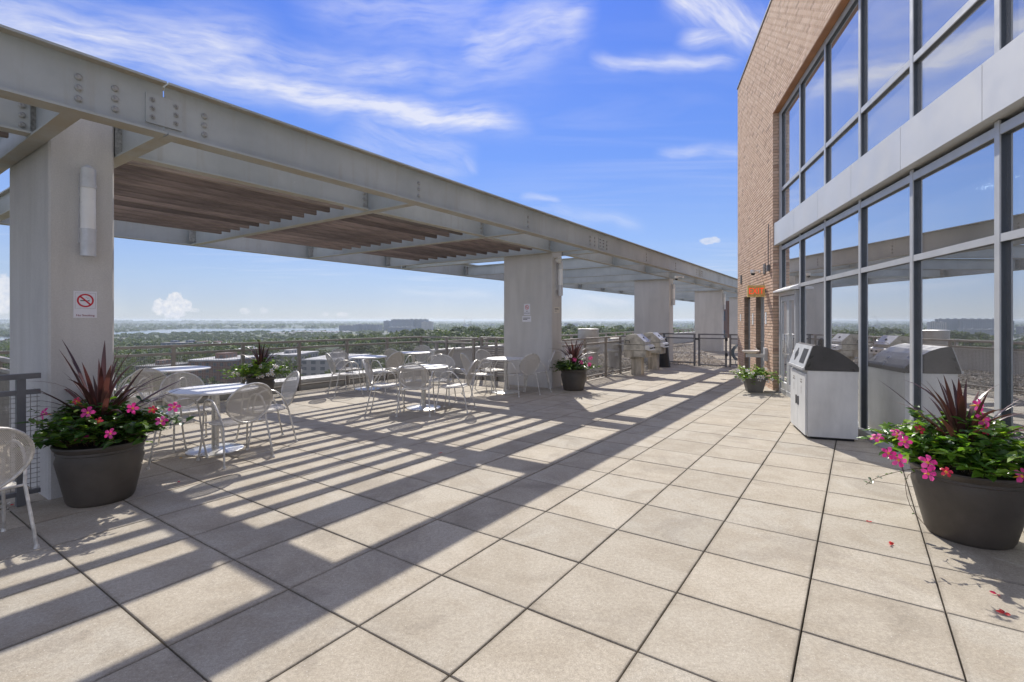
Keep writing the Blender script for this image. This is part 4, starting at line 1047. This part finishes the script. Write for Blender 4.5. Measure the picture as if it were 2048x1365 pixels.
# ------------------------------------------------------------------ GRILLS
def grill(x, y, label):
    rz = -FA+radians(-18)
    G = thing('barbecue_grill', label, 'grill', (x, y, 0), rz, 'pedestal grills beside the railing')
    MB().bbox(-.14, .15, -.12, .12, 0, .50, .01).build('pedestal', 'pedestal', G)
    MB().hexa([(-.17, -.12, .44), (.30, -.12, .50), (.30, .14, .50), (-.17, .14, .44), (-.17, -.12, .505), (.32, -.12, .505), (.32, .14, .505), (-.17, .14, .505)]).build('bracket', 'pedestal', G)
    MB().bbox(-.30, .32, -.22, .22, .505, .70, .01).build('cabinet', 'pedestal', G)
    MB().box(-.02, .31, -.235, -.222, .52, .68).build('access_panel', 'grilled', G)
    MB().bbox(-.32, .30, -.24, .24, .70, .86, .012).build('firebox', 'grilled', G)
    MB().bbox(-.62, -.325, -.20, .20, .83, .86, .006).build('side_shelf', 'grilled', G)
    MB().hexa([(.30, -.26, .73), (.42, -.26, .70), (.42, .26, .70), (.30, .26, .73), (.30, -.26, .86), (.40, -.26, .83), (.40, .26, .83), (.30, .26, .86)]).build('control_panel', 'hood', G)
    for yy in (-.15, 0, .15): MB().lathe([(.022, 0), (.018, .03)], n=10, mtx=Matrix.Translation((.42, yy, .765)) @ Matrix.Rotation(pi/2, 4, 'Y')).build('knob', 'dark', G)
    lid = MB(); pr = [(-.31, .865), (-.31, .99), (-.20, 1.14), (.04, 1.15), (.30, .92), (.31, .865)]
    for yy in (-.25, .25): lid.v += [(x_, yy, z_) for x_, z_ in pr]
    n = len(pr)
    for k in range(n-1): lid.f.append((k, k+1, n+k+1, n+k))
    lid.f += [tuple(range(n-1, -1, -1)), tuple(range(n, 2*n))]
    lo = lid.build('lid', 'grilled', G)
    MB().hexa([(.045, -.24, 1.147), (.29, -.24, .931), (.29, .24, .931), (.045, .24, 1.147), (.052, -.24, 1.155), (.297, -.24, .939), (.297, .24, .939), (.052, .24, 1.155)]).build('lid_front', 'hood', lo)
    MB().tube([(.27, -.2, .96), (.33, -.2, .985), (.33, .2, .985), (.27, .2, .96)], .011, 7).build('lid_handle', 'chrome', lo)
    MB().lathe([(.035, 0), (.03, .012)], n=14, mtx=Matrix.Translation((.17, 0, 1.052)) @ Matrix.Rotation(radians(48), 4, 'Y')).build('thermometer', 'dark', lo)
    MB().tube([(-.26, -.27, .90), (-.26, -.275, .97), (-.14, -.275, .97), (-.14, -.27, .90)], .008, 6).build('side_bracket', 'dark', G)
grill(3.55, 14.15, 'nearer stainless barbecue grill on a beige pedestal beside the mesh railing')
grill(4.45, 15.75, 'farther stainless barbecue grill on a beige pedestal near the gate')
bc = MB().lathe([(.21, 0), (.20, .03), (.16, .3), (.11, .75), (.08, .95), (.03, .99)], n=14, caps=True).build('black_cover', 'dark', None, True, loc=(5.02, 16.5, 0)); tag(bc, 'tall black cover standing behind the farther grill', 'cover')

# ------------------------------------------------------------------ ROOF FANS beyond the railing
def fan(u, v_, r, z, label, knob=True):
    p = uv(u, v_); F = thing('roof_fan', label, 'roof fan', (p.x, p.y, 0), 0)
    MB().lathe([(r*.95, -.03), (r*.95, z*.45), (r*1.12, z*.5), (r*1.12, z*.56), (r*.9, z*.6), (r*.95, z*.62), (r, z*.64), (r, z-.03), (r*1.04, z-.03), (r*1.04, z-.01), (r*.9, z), (0, z+.01)], n=32, caps=False).build('casing', 'fan', F, True)
    if knob: MB().box(-.05, .05, -r*1.22, -r*1.0, .35, .45).build('junction_box', 'white', F)
fan(-7.1, 14.55, .33, 1.27, 'tall cylindrical metal roof fan rising above the mesh railing')
fan(-6.75, 15.85, .22, .95, 'shorter domed metal roof fan right of the tall one')
hz = uv(-3.15, 17.62)
H = MB()
for k in range(5):
    r = .17+.012*k; H.tube([(hz.x-.05+.86*r*cos(a/16*2*pi), hz.y-.3*r*cos(a/16*2*pi)+.02*k, .48+.9*r*1.3*sin(a/16*2*pi)) for a in range(16)], .011, 6, closed=True)
H.tube([(hz.x-.15, hz.y, .25), (hz.x-.2, hz.y-.05, .12), (hz.x-.1, hz.y-.1, .02), (hz.x+.1, hz.y-.1, .02)], .011, 6, 1)
tag(H.build('garden_hose', 'hose', None, True), 'coiled dark blue garden hose hanging behind the end of the fence', 'hose')

# ------------------------------------------------------------------ THINGS ON THE WALL
def fempty(name, label, cat, s_, d, z, group=None):
    p = fac(s_, d); return thing(name, label, cat, (p.x, p.y, z), -FA, group)
# exit sign, perpendicular to the wall (local x into the wall, local y along)
E_ = fempty('exit_sign', 'lit amber EXIT sign with red letters projecting from the brick wall', 'sign', 7.95, .12, 2.08)
MB().box(-.40, -.03, -.001, .055, 0, .27).build('case', 'exit_case', E_)
MB().box(-.385, -.045, -.006, -.0012, .02, .245).build('face', 'exit_glow', E_)
text('EXIT', .20, 'exit_red', E_, (-.215, -.0068, .13), (pi/2, 0, 0), sx=.8)
MB().box(-.03, 0, .01, .045, .10, .17).build('bracket', 'rail_dark', E_)
# drinking fountain
W_ = fempty('drinking_fountain', 'pale drinking basin on a grey wall arm beside the service doors', 'drinking fountain', 7.9, .12, .0)
MB().bbox(-.06, 0, -.09, .09, .60, .90, .006).build('wall_plate', 'alu', W_)
MB().box(-.44, -.06, -.035, .035, .68, .76).build('arm', 'alu', W_)
MB().lathe([(.05, .76), (.09, .77), (.17, .80), (.19, .83), (.185, .838), (.15, .82), (.05, .795), (0, .79)], -.34, 0, 28, False).build('basin', 'porcelain', W_, True)
MB().tube([(-.20, .04, .80), (-.20, .04, .88), (-.25, .04, .90)], .009, 6, 1).build('spout', 'chrome', W_)
MB().tube([(-.0, 0, .50), (-.05, 0, .50), (-.07, 0, .47), (-.07, 0, .42)], .014, 7).build('hose_tap', 'chrome', W_)
# cameras
def dome(name, label, p, arm, rz=0):
    C_ = thing(name, label, 'security camera', p, rz)
    MB().box(-.02, .02, -.03, .03, -.02, .05).tube([(0, 0, .02), (arm[0]*.5, arm[1]*.5, .03), (arm[0], arm[1], .02)], .018, 8).build('arm', 'white', C_)
    MB().lathe([(.0, .06), (.055, .055), (.06, .03), (.058, -.02), (.05, -.03)], arm[0], arm[1], 18, False).build('housing', 'white', C_, True)
    MB().lathe([(.05, -.03), (.045, -.06), (.03, -.08), (0, -.088)], arm[0], arm[1], 18, False).build('dome', 'dark', C_, True)
p = fac(8.62, .12); dome('security_camera', 'white dome security camera on the brick wall above the EXIT sign', (p.x, p.y, 2.72), (-.16, 0), -FA)
p = uv(UM+.02, 16.6); dome('security_camera', 'small dome security camera hanging under the far end of the pergola beam', (p.x, p.y, 2.93), (-.22, .0), 0)
# conduit & vents
cd = MB().tube([(-.02, 0, 3.7), (-.03, 0, 3.45), (-.03, 0, 2.78)], .011, 7, 1); co_ = fempty('electrical_conduit', 'thin grey conduit running down the brick beside the window frame', 'conduit', 7.62, .12, 0)
cd.build('pipe', 'rail_dark', co_); MB().bbox(-.06, 0, -.05, .05, 2.64, 2.78, .004).build('junction_box', 'rail_dark', co_)
for (s_, z, lb) in ((8.12, 2.62, 'small louvred wall vent just above the EXIT sign'), (11.2, 2.62, 'small louvred wall vent near the far corner of the brick wall')):
    V_ = fempty('wall_vent', lb, 'vent', s_, .12, z)
    MB().box(-.012, 0, -.11, .11, 0, .24).build('frame', 'rail_dark', V_)
    for k in range(6): MB().box(-.02, -.0125, -.10, .10, .015+k*.037, .035+k*.037).build('louvre', 'rail', V_)
for (s_, z, h_, lb) in ((11.3, 1.52, .20, 'white notice on the brick left of the service doors'), (7.99, 1.45, .27, 'white notice on the brick right of the service doors'), (9.5, 1.42, .3, 'tall white notice on the brick pier between the service doors')):
    o = fempty('wall_notice', lb, 'notice', s_, .123, z)
    MB().box(-.004, 0, -.07, .07, 0, h_).build('sheet', 'white', o); MB().box(-.0045, -.0041, -.05, .05, h_*.6, h_*.63).box(-.0045, -.0041, -.05, .05, h_*.4, h_*.43).build('print', 'ink', o)

# sconces on the columns (face at u=-5.68, outwards +u)
for k, v0 in enumerate(CV[:4]):
    names = ['nearest', 'second', 'third', 'fourth']
    L_ = thing('wall_lamp', 'vertical cylinder lamp with frosted tube on the %s concrete column' % names[k], 'lamp', (*uv(-5.68, v0+.245), 0), TH, 'cylinder lamps on the columns')
    z0 = 2.10; mt = .075
    MB().box(0, .03, -.05, -.03, z0+.12, z0+.72).box(0, .05, -.02, .02, z0+.16, z0+.22).box(0, .05, -.02, .02, z0+.6, z0+.66).build('bracket', 'lampmetal', L_)
    MB().lathe([(.056, z0), (.056, z0+.225), (.059, z0+.225), (.059, z0+.24)], mt+.005, 0, 24).build('lower_cap', 'lampmetal', L_, True)
    MB().lathe([(.053, z0+.24), (.053, z0+.60)], mt+.005, 0, 24).build('diffuser', 'diffuser', L_, True)
    MB().lathe([(.059, z0+.60), (.059, z0+.635), (.056, z0+.635), (.056, z0+.77), (.012, z0+.805)], mt+.005, 0, 24).build('upper_cap', 'lampmetal', L_, True)
p = uv(-5.60, 9.9); FL = thing('flood_lamp', 'small tilted flood lamp at the top of the second column', 'lamp', (p.x, p.y, 2.88), TH)
MB().tube([(-.08, 0, .06), (0, 0, .08), (.06, 0, .05)], .02, 8).build('arm', 'cream', FL); MB().lathe([(.03, 0), (.05, -.03), (.085, -.10), (.08, -.105)], n=16, mtx=Matrix.Translation((.08, -.02, .06)) @ Matrix.Rotation(radians(35), 4, 'Y')).build('head', 'cream', FL, True)

# signs on columns
def ring_into(mb, r0, r1, x, n=32, cy=0, cz=0):
    i = len(mb.v)
    for k in range(n):
        a = 2*pi*k/n; mb.v += [(x, cy+r0*cos(a), cz+r0*sin(a)), (x, cy+r1*cos(a), cz+r1*sin(a))]
    for k in range(n):
        k2 = (k+1) % n; mb.f.append((i+2*k, i+2*k+1, i+2*k2+1, i+2*k2))
def nosmoke(T, w, h, r, txt, cz, small=False, m='red'):
    MB().bbox(0, .004, -w/2, w/2, 0, h, .0005).build('plate', 'signwhite', T)
    q = MB(); ring_into(q, r*.78, r, .0046, cz=cz); a = radians(-45)
    d = Vector((cos(a), sin(a))); n = Vector((-d.y, d.x)); rr = r*.85; ww = r*.11
    P = [d*rr+n*ww, -d*rr+n*ww, -d*rr-n*ww, d*rr-n*ww]; q.quad(*[(.0048, p.x, cz+p.y) for p in P]); q.build('prohibition_ring', m, T)
    q = MB(); q.quad((.0044, -r*.6, cz-.006), (.0044, r*.2, cz-.006), (.0044, r*.2, cz+.002), (.0044, -r*.6, cz+.002))
    q.quad((.0044, r*.25, cz-.006), (.0044, r*.5, cz-.006), (.0044, r*.5, cz+.002), (.0044, r*.25, cz+.002))
    for k in range(7):
        t_ = k/6; q.box(.0043, .0045, r*(.08+.4*t_), r*(.12+.4*t_), cz+r*(.45-.25*t_)+.004*sin(k*2), cz+r*(.50-.25*t_)+.004*sin(k*2))
    q.build('cigarette_mark', 'ink', T)
T = thing('no_smoking_sign', 'white No Smoking sign with red ring on the nearest column', 'sign', (*uv(-5.68, 1.506), 1.555), TH)
nosmoke(T, .165, .238, .060, '', .155)
q = MB().box(.0042, .0046, -.072, .072, .084, .0855).box(.0042, .0046, -.072, -.0705, .0855, .222).box(.0042, .0046, .0705, .072, .0855, .222).box(.0042, .0046, -.0705, .0705, .2205, .222).build('border', 'rail', T)
text('No Smoking', .026, 'inkred', T, (.0046, 0, .022), (pi/2, 0, pi/2))
# column two front face looks along -v
T = thing('no_smoking_sign', 'small white NO SMOKING sign on the second column', 'sign', (*uv(-6.35, CV[1]), 1.66), TH-pi/2)
nosmoke(T, .17, .26, .052, '', .18)
text('NO', .035, 'ink', T, (.0046, 0, .085), (pi/2, 0, pi/2)); text('SMOKING', .035, 'ink', T, (.0046, 0, .04), (pi/2, 0, pi/2))
T = thing('notice_plate', 'small white text notice just under the NO SMOKING sign on the second column', 'sign', (*uv(-6.36, CV[1]), 1.50), TH-pi/2)
MB().box(0, .004, -.12, .12, 0, .135).build('plate', 'signwhite', T)
for zz, ww in ((.08, .10), (.05, .06)): MB().box(.0042, .0046, -.10, -.10+2*ww, zz, zz+.014).build('text_line', 'ink', T)
T = thing('notice_plate', 'beige square notice on the shaded side of the second column', 'sign', (*uv(-5.68, CV[1]+.22), 1.70), TH)
MB().box(0, .004, -.12, .12, 0, .14).build('plate', 'cream', T)
for zz, ww in ((.10, .08), (.08, .09), (.04, .04)): MB().box(.0042, .0046, -.10, -.10+2*ww, zz, zz+.01).build('text_line', 'ink', T)

# ------------------------------------------------------------------ fallen petals
def petal(px, py, r, m, lb):
    Yp = 1532/(py-641.4); x = (px-1024)/1000.7*Yp; mb = MB()
    for k in range(3):
        a = random.random()*6.28; leaf_into(mb, Vector((0, 0, .004)), Vector((cos(a), sin(a), .25)), r*random.uniform(.7, 1.2), r*.6, .1)
    tag(mb.build('fallen_flower', m, None, loc=(x, Yp, .003)), lb, 'fallen flower')
petal(1737, 1045, .022, 'fallen_red', 'tiny fallen red bloom on a joint left of the right planter')
petal(1780, 1090, .032, 'fallen_red', 'fallen red bloom in the middle of a paver left of the right planter')
petal(1994, 1191, .03, 'pinkred', 'fallen pink bloom in the shadow of the right planter')
petal(2009, 1230, .032, 'fallen_red', 'fallen crimson bloom nearest the lower right corner')
petal(881, 908, .03, 'pinkred', 'fallen pink bloom among the slat shadows')
petal(360, 965, .025, 'pinkred', 'fallen pink bloom between left planter and nearest table')
petal(360, 918, .03, 'yellow', 'fallen yellow leaf beside the base of the nearest table')
petal(22, 1013, .03, 'fallen_red', 'dry red leaf by the gravel at the foot of the nearest column')

# ------------------------------------------------------------------ LANDSCAPE
GZ = -45.0
def hgt(x, y):
    D = math.hypot(x, y)
    a = atan2(x, y)
    h = 0
    h += 20*math.exp(-((x-60)/330)**2-((y-520)/330)**2)
    h += 12*math.exp(-((x-500)/500)**2-((y-900)/500)**2)
    h += 5*math.exp(-((x+120)/300)**2-((y-700)/250)**2)
    # distant ridge all round
    n = sin(a*9+1)+.6*sin(a*23+2)+.4*sin(a*51)
    h += (44+1.6*n)*max(0, min(1, (D-7600)/2600))**.7 if D > 7600 else 0
    if D < 110: h *= D/110
    return GZ+h
gm_ = MB(); radii = [0, 60, 110, 160, 220, 280, 350, 430, 520, 620, 740, 880, 1050, 1300, 1600, 2000, 2500, 3100, 3900, 4900, 6200, 7600, 7900, 8300, 8800, 9500, 10300, 11500, 13500]
NA = 192
for r in radii:
    for k in range(NA):
        a = 2*pi*k/NA; x, y = r*sin(a), r*cos(a); gm_.v.append((x, y, hgt(x, y)))
for j in range(len(radii)-1):
    for k in range(NA): gm_.f.append((j*NA+k, (j+1)*NA+k, (j+1)*NA+(k+1) % NA, j*NA+(k+1) % NA))
gm_.build('ground', 'ground', None, kind='structure', smooth=True)
# river: sheets 0.3 m above the flat
def band(near, far, r0, r1, n=40):
    mb = MB(); pts = []
    for k in range(n+1):
        t_ = k/n; r = r0+(r1-r0)*t_; yn, yf = near(t_), far(t_); mb.v += [(r*yn, yn, GZ+.4), (r*yf, yf, GZ+.4)]
    for k in range(n): mb.f.append((2*k, 2*k+2, 2*k+3, 2*k+1))
    return mb
def lerpts(P):
    def f(t_):
        for (a, b_), (c, d) in zip(P, P[1:]):
            if a <= t_ <= c: return b_+(d-b_)*(t_-a)/(c-a)
        return P[-1][1]
    return f
RN = lerpts([(0, 700), (.6, 800), (.687, 950), (.72, 1200), (.783, 1640), (.848, 1900), (1, 2250)]); RF = lerpts([(0, 1500), (.6, 1300), (.687, 1350), (.72, 1600), (.783, 1850), (.848, 2750), (1, 2900)])
rv = band(RN, RF, -2.6, -.30)
rv.build('river', 'water', None, kind='structure')

def tree_quads(mb, x, y, z, r, h, n, q):
    for _ in range(n):
        a = random.uniform(0, 2*pi); e = random.uniform(-.35, 1); rr = random.uniform(.55, 1)**.5
        ce = sqrt(max(0, 1-e*e)) if e > 0 else 1
        p = Vector((x+cos(a)*r*rr*ce, y+sin(a)*r*rr*ce, z+h*.58+e*h*.42*rr))
        nrm = Vector((cos(a)*ce, sin(a)*ce, e+.3))+Vector((random.gauss(0, .6), random.gauss(0, .6), random.gauss(0, .6))); nrm.normalize()
        t1 = nrm.orthogonal().normalized(); t2 = nrm.cross(t1); s_ = q*random.uniform(.6, 1.3)
        an = random.random()*6.28; A = t1*cos(an)+t2*sin(an); Bq = -t1*sin(an)+t2*cos(an)
        mb.quad(p+A*s_, p+Bq*s_*.8, p-A*s_*.9, p-Bq*s_*.7)
# individual trees beyond the railing
protos = []
for k in range(5):
    cr = MB(); tree_quads(cr, 0, 0, 0, 6.0, 15, 620, .62); 
    for j in range(5):
        a = random.random()*6.28; tree_quads(cr, cos(a)*3.2, sin(a)*3.2, random.uniform(0, 4), 3.2, 10, 120, .55)
    cm = cr.build('crown', 'tree', mesh_only=True)
    tr = MB(); tr.tube([(0, 0, -1), (.1, 0, 4), (.0, .2, 9)], [.35, .26, .12], 7)
    for j in range(4):
        a = j*1.6; tr.tube([(0, 0, 3.5+j), (cos(a)*1.8, sin(a)*1.8, 6.5+j), (cos(a)*3, sin(a)*3, 8.5+j)], [.14, .09, .04], 5)
    protos.append((cm, tr.build('trunk', 'bark', mesh_only=True)))
wl = MB(); rt = random.Random(12)
def in_river(x, y):
    if y < 100: return False
    r = x/y
    t_ = (r+2.6)/2.3
    if not 0 <= t_ <= 1: return False
    near = RN(t_); far_ = RF(t_)
    return near*.97 < y < far_*1.02
bfoot = []   # building footprints (x, y, r)
def bldg(name, label, x, y, wx, wy, h, m, rz=0.0, roof='roofdark', extra=None, z=None, group=None, cat='building'):
    z = hgt(x, y) if z is None else z; bfoot.append((x, y, max(wx, wy)*.6))
    T = thing(name, label, cat, (x, y, z), rz, group)
    MB().box(-wx/2, wx/2, -wy/2, wy/2, -3, h).build('wall', m, T)
    MB().box(-wx/2-.3, wx/2+.3, -wy/2-.3, wy/2+.3, h+.01, h+.7).build('roof', roof, T)
    k = max(1, int(wx/18))
    for j in range(k): MB().box(-wx/2+wx*(j+.35)/k, -wx/2+wx*(j+.35)/k+min(6, wx*.25), -wy*.2, wy*.15, h+.71, h+3.2).build('plant_room', m, T)
    return T
def far(px, py_top, Y, wpx, dep, name, label, m, rz=0.0, z=None, **kw):
    x = (px-1024)/1000.7*Y; gz = hgt(x, Y) if z is None else z; top = CAMZ-(py_top-641.4)/1000.7*Y
    return bldg(name, label, x, Y+dep/2, wpx/1000.7*Y, dep, top-gz, m, rz, z=gz, **kw)
far(835, 639.5, 2300, 36, 60, 'office_tower', 'hazy wide tower block, tallest on the skyline left of the second column', 'b_blue')
far(772, 642.5, 2300, 10, 60, 'office_block', 'narrow hazy block touching the left of the tallest skyline tower', 'b_blue')
far(803, 639.8, 2250, 42, 60, 'office_block', 'broad hazy slab in the middle of the skyline', 'b_blue')
far(853, 644.5, 1900, 21, 40, 'office_block', 'hazy square block standing alone right of the tallest skyline tower', 'b_pale')
far(694, 651.5, 2100, 32, 60, 'office_block', 'long low hazy block at the left end of the skyline', 'b_blue')
far(722, 649.5, 2150, 24, 60, 'office_block', 'hazy block in the row left of the skyline tower', 'b_blue')
far(748, 650.5, 2200, 20, 60, 'office_block', 'low hazy block between two taller skyline blocks', 'b_blue')
far(800, 655, 2000, 50, 60, 'office_block', 'long low hazy building under the skyline tower', 'b_blue')
for (px, tp, w, Yd) in ((905, 652, 18, 3600), (930, 650, 14, 3800), (960, 651, 16, 3600), (985, 648.5, 12, 3900), (1135, 646.5, 10, 3200), (1150, 648, 12, 3500), (1215, 652, 20, 4200), (1365, 651, 20, 3600), (1350, 653, 14, 3500)):
    far(px, tp, Yd, w, 50, 'distant_block', 'hazy block on the skyline %s' % ('left of the second column above the green trees' if px < 1000 else ('just right of the second column' if px < 1160 else 'between the farther columns')), 'b_blue', group='hazy blocks on the far skyline')
# two red-white cranes
for (px, h_) in ((929, 26), (941, 18)):
    x = (px-1024)/1000.7*3000; T = thing('tower_crane', 'thin hazy tower crane %s' % ('with raised jib' if h_ > 20 else 'standing lower at the right of the taller one'), 'crane', (x, 3000, hgt(x, 3000)), 0)
    MB().box(-1, 1, -1, 1, 0, 24+h_).build('mast', 'rail', T); MB().bar((0, 0, 22+h_), (14, 0, 46+h_), 1.2).build('jib', 'rail', T)
# terminal sheds by the river
far(640, 664, 1900, 110, 60, 'long_shed', 'long white roofed shed on the near river bank', 'b_pale', roof='roofing'); far(560, 667, 1800, 60, 50, 'long_shed', 'shorter white roofed shed left of the long one by the river', 'b_pale', roof='roofing')
# nearer town
far(352, 687, 620, 62, 26, 'office_block', 'dark flat topped office block behind the railing, left of centre', 'b_blue')
far(420, 723, 235, 86, 30, 'brick_apartment_block', 'red brick apartment block with rows of windows below the railing', 'b_brick', roof='roofing')
far(300, 735, 280, 60, 25, 'brick_apartment_block', 'brown brick block just right of the nearest column', 'b_brick')
far(395, 688, 760, 80, 40, 'brick_apartment_block', 'low reddish block behind the dark office block', 'b_brick', roof='roofing')
far(560, 712, 330, 60, 40, 'warehouse', 'white roofed warehouse behind the white flowered planter', 'b_pale', roof='roofing')
far(650, 722, 270, 90, 45, 'warehouse', 'wide white roofed warehouse seen through the railing mesh', 'b_pale', roof='roofing')
far(480, 702, 480, 70, 40, 'warehouse', 'pale warehouse beyond the brick apartment block', 'b_pale', roof='roofing')
far(5, 682, 900, 20, 20, 'brick_apartment_block', 'small reddish tower by the water at the far left', 'b_brick')
# car parks
for (px, Yc, w, d) in ((640, 200, 60, 50), (520, 230, 60, 40), (700, 330, 80, 60)):
    x = (px-1024)/1000.7*Yc
    MB().box(x-w/2, x+w/2, Yc-d/2, Yc+d/2, GZ-.2, hgt(x, Yc)+1.2).build('car_park', 'asphalt', None, kind='structure')
# own-side brick building far behind the pergola's end
bldg('brick_building', 'red brick building glimpsed between the fourth and fifth columns', 40, 84, 12, 10, 6.6, 'b_brick', z=-1.5)
# individual trees
spots_ = []
for _ in range(4000):
    Y_ = rt.uniform(150, 900); r = rt.uniform(-.42, .48); x = r*Y_
    if len(spots_) > 150: break
    if r < -.28 and rt.random() < .6: continue
    if any(math.hypot(x-bx, Y_-by) < br+5 for bx, by, br in bfoot): continue
    if any(math.hypot(x-sx, Y_-sy) < 8.5 for sx, sy in spots_): continue
    spots_.append((x, Y_))
for k, (x, y) in enumerate(spots_):
    cm, tm = protos[k % 5]; s_ = rt.uniform(.75, 1.2)
    rr = x/y; where = 'beyond the left half of the railing' if rr < -.36 else ('beyond the railing corner, left of the second column' if rr < 0 else ('hidden from view behind the second column' if rr < .1 else ('between the second and third columns' if rr < .24 else 'beyond the third column and the gate')))
    far_ = 'nearer' if y < 420 else 'farther'
    T = thing('tree', '%s leafy green tree %s' % (far_, where), 'tree', (x, y, hgt(x, y)-.5), rt.random()*6.28, '%s green trees %s' % (far_, where)); T.scale = (s_, s_, s_)
    link('crown', cm, T); link('trunk', tm, T)
for k in range(9):   # tall trees close by, seen through the corner mesh
    r = -.25+.02*k+rt.uniform(-.01, .01); y = 95+12*(k % 3)+rt.uniform(0, 12); x = r*y; cm, tm = protos[k % 5]
    T = thing('tree', 'tall tree close below the corner of the railing', 'tree', (x, y, -38), rt.random()*6.28, 'tall trees just below the railing corner'); T.scale = (1.5, 1.5, 1.75)
    link('crown', cm, T); link('trunk', tm, T)
# woodland mass
def strew_trees(n, Y0, Y1, r0, r1, rad, h, nq, q, prob=None):
    for _ in range(n):
        Y_ = sqrt(random.uniform(Y0*Y0, Y1*Y1)); r = random.uniform(r0, r1); x = r*Y_
        if in_river(x, Y_): continue
        if any(math.hypot(x-bx, Y_-by) < br+rad for bx, by, br in bfoot): continue
        if prob and random.random() > prob(x, Y_): continue
        s_ = random.uniform(.7, 1.25)
        if 900 < Y_ < 3200 and r < -.2: s_ *= .55
        tree_quads(wl, x, Y_, hgt(x, Y_)-1, rad*s_, h*s_, nq, q)
clump = lambda x, y: .25+.75*(sin(x*.011)*sin(y*.013+1) > -.25)
strew_trees(1500, 140, 600, -1.2, .5, 6, 13, 60, 1.5, clump)
strew_trees(3000, 500, 1500, -1.15, .5, 8, 13, 30, 2.6, clump)
strew_trees(3200, 1400, 3000, -1.15, .55, 13, 12, 14, 5.0, clump)
strew_trees(1500, 3000, 8000, -1.15, .6, 40, 14, 10, 15)
# other directions (seen in the glass from a step aside)
for _ in range(700):
    a = random.uniform(-pi, -pi*.27) if random.random() < .7 else random.uniform(.55, pi); D_ = sqrt(random.uniform(150**2, 2600**2))
    tree_quads(wl, D_*sin(a), D_*cos(a), GZ-1, 11, 14, 22, 4)
wl.build('woodland', 'tree', None, kind='stuff')
# a few blocks far beyond the left of the frame, as the skyline goes on
for k, (a, D_, w_, h_, m_, lb) in enumerate(((-1.02, 2600, 70, 42, 'b_blue', 'lone blue grey tower far off beyond the left of the terrace'), (-1.35, 2900, 130, 26, 'b_pale', 'wide pale block far off beyond the left of the terrace'), (-1.7, 2500, 60, 34, 'b_brick', 'reddish block far off behind the left of the terrace'))):
    bldg('distant_block', lb, D_*sin(a), D_*cos(a), w_, 25, h_, m_)

# ------------------------------------------------------------------ haze
hb = MB().box(-15000, 15000, -15000, 15000, GZ-2, 14)
hm = bpy.data.materials.new('haze_air'); hm.use_nodes = True; nt = hm.node_tree; nt.nodes.clear()
ho = nt.nodes.new('ShaderNodeOutputMaterial'); pv = nt.nodes.new('ShaderNodeVolumePrincipled'); nt.links.new(pv.outputs[0], ho.inputs['Volume'])
pv.inputs['Color'].default_value = (.80, .90, 1.0, 1); pv.inputs['Density'].default_value = 1.0e-4; pv.inputs['Anisotropy'].default_value = .25
HZ = hb.build('haze', hm, None, kind='stuff')
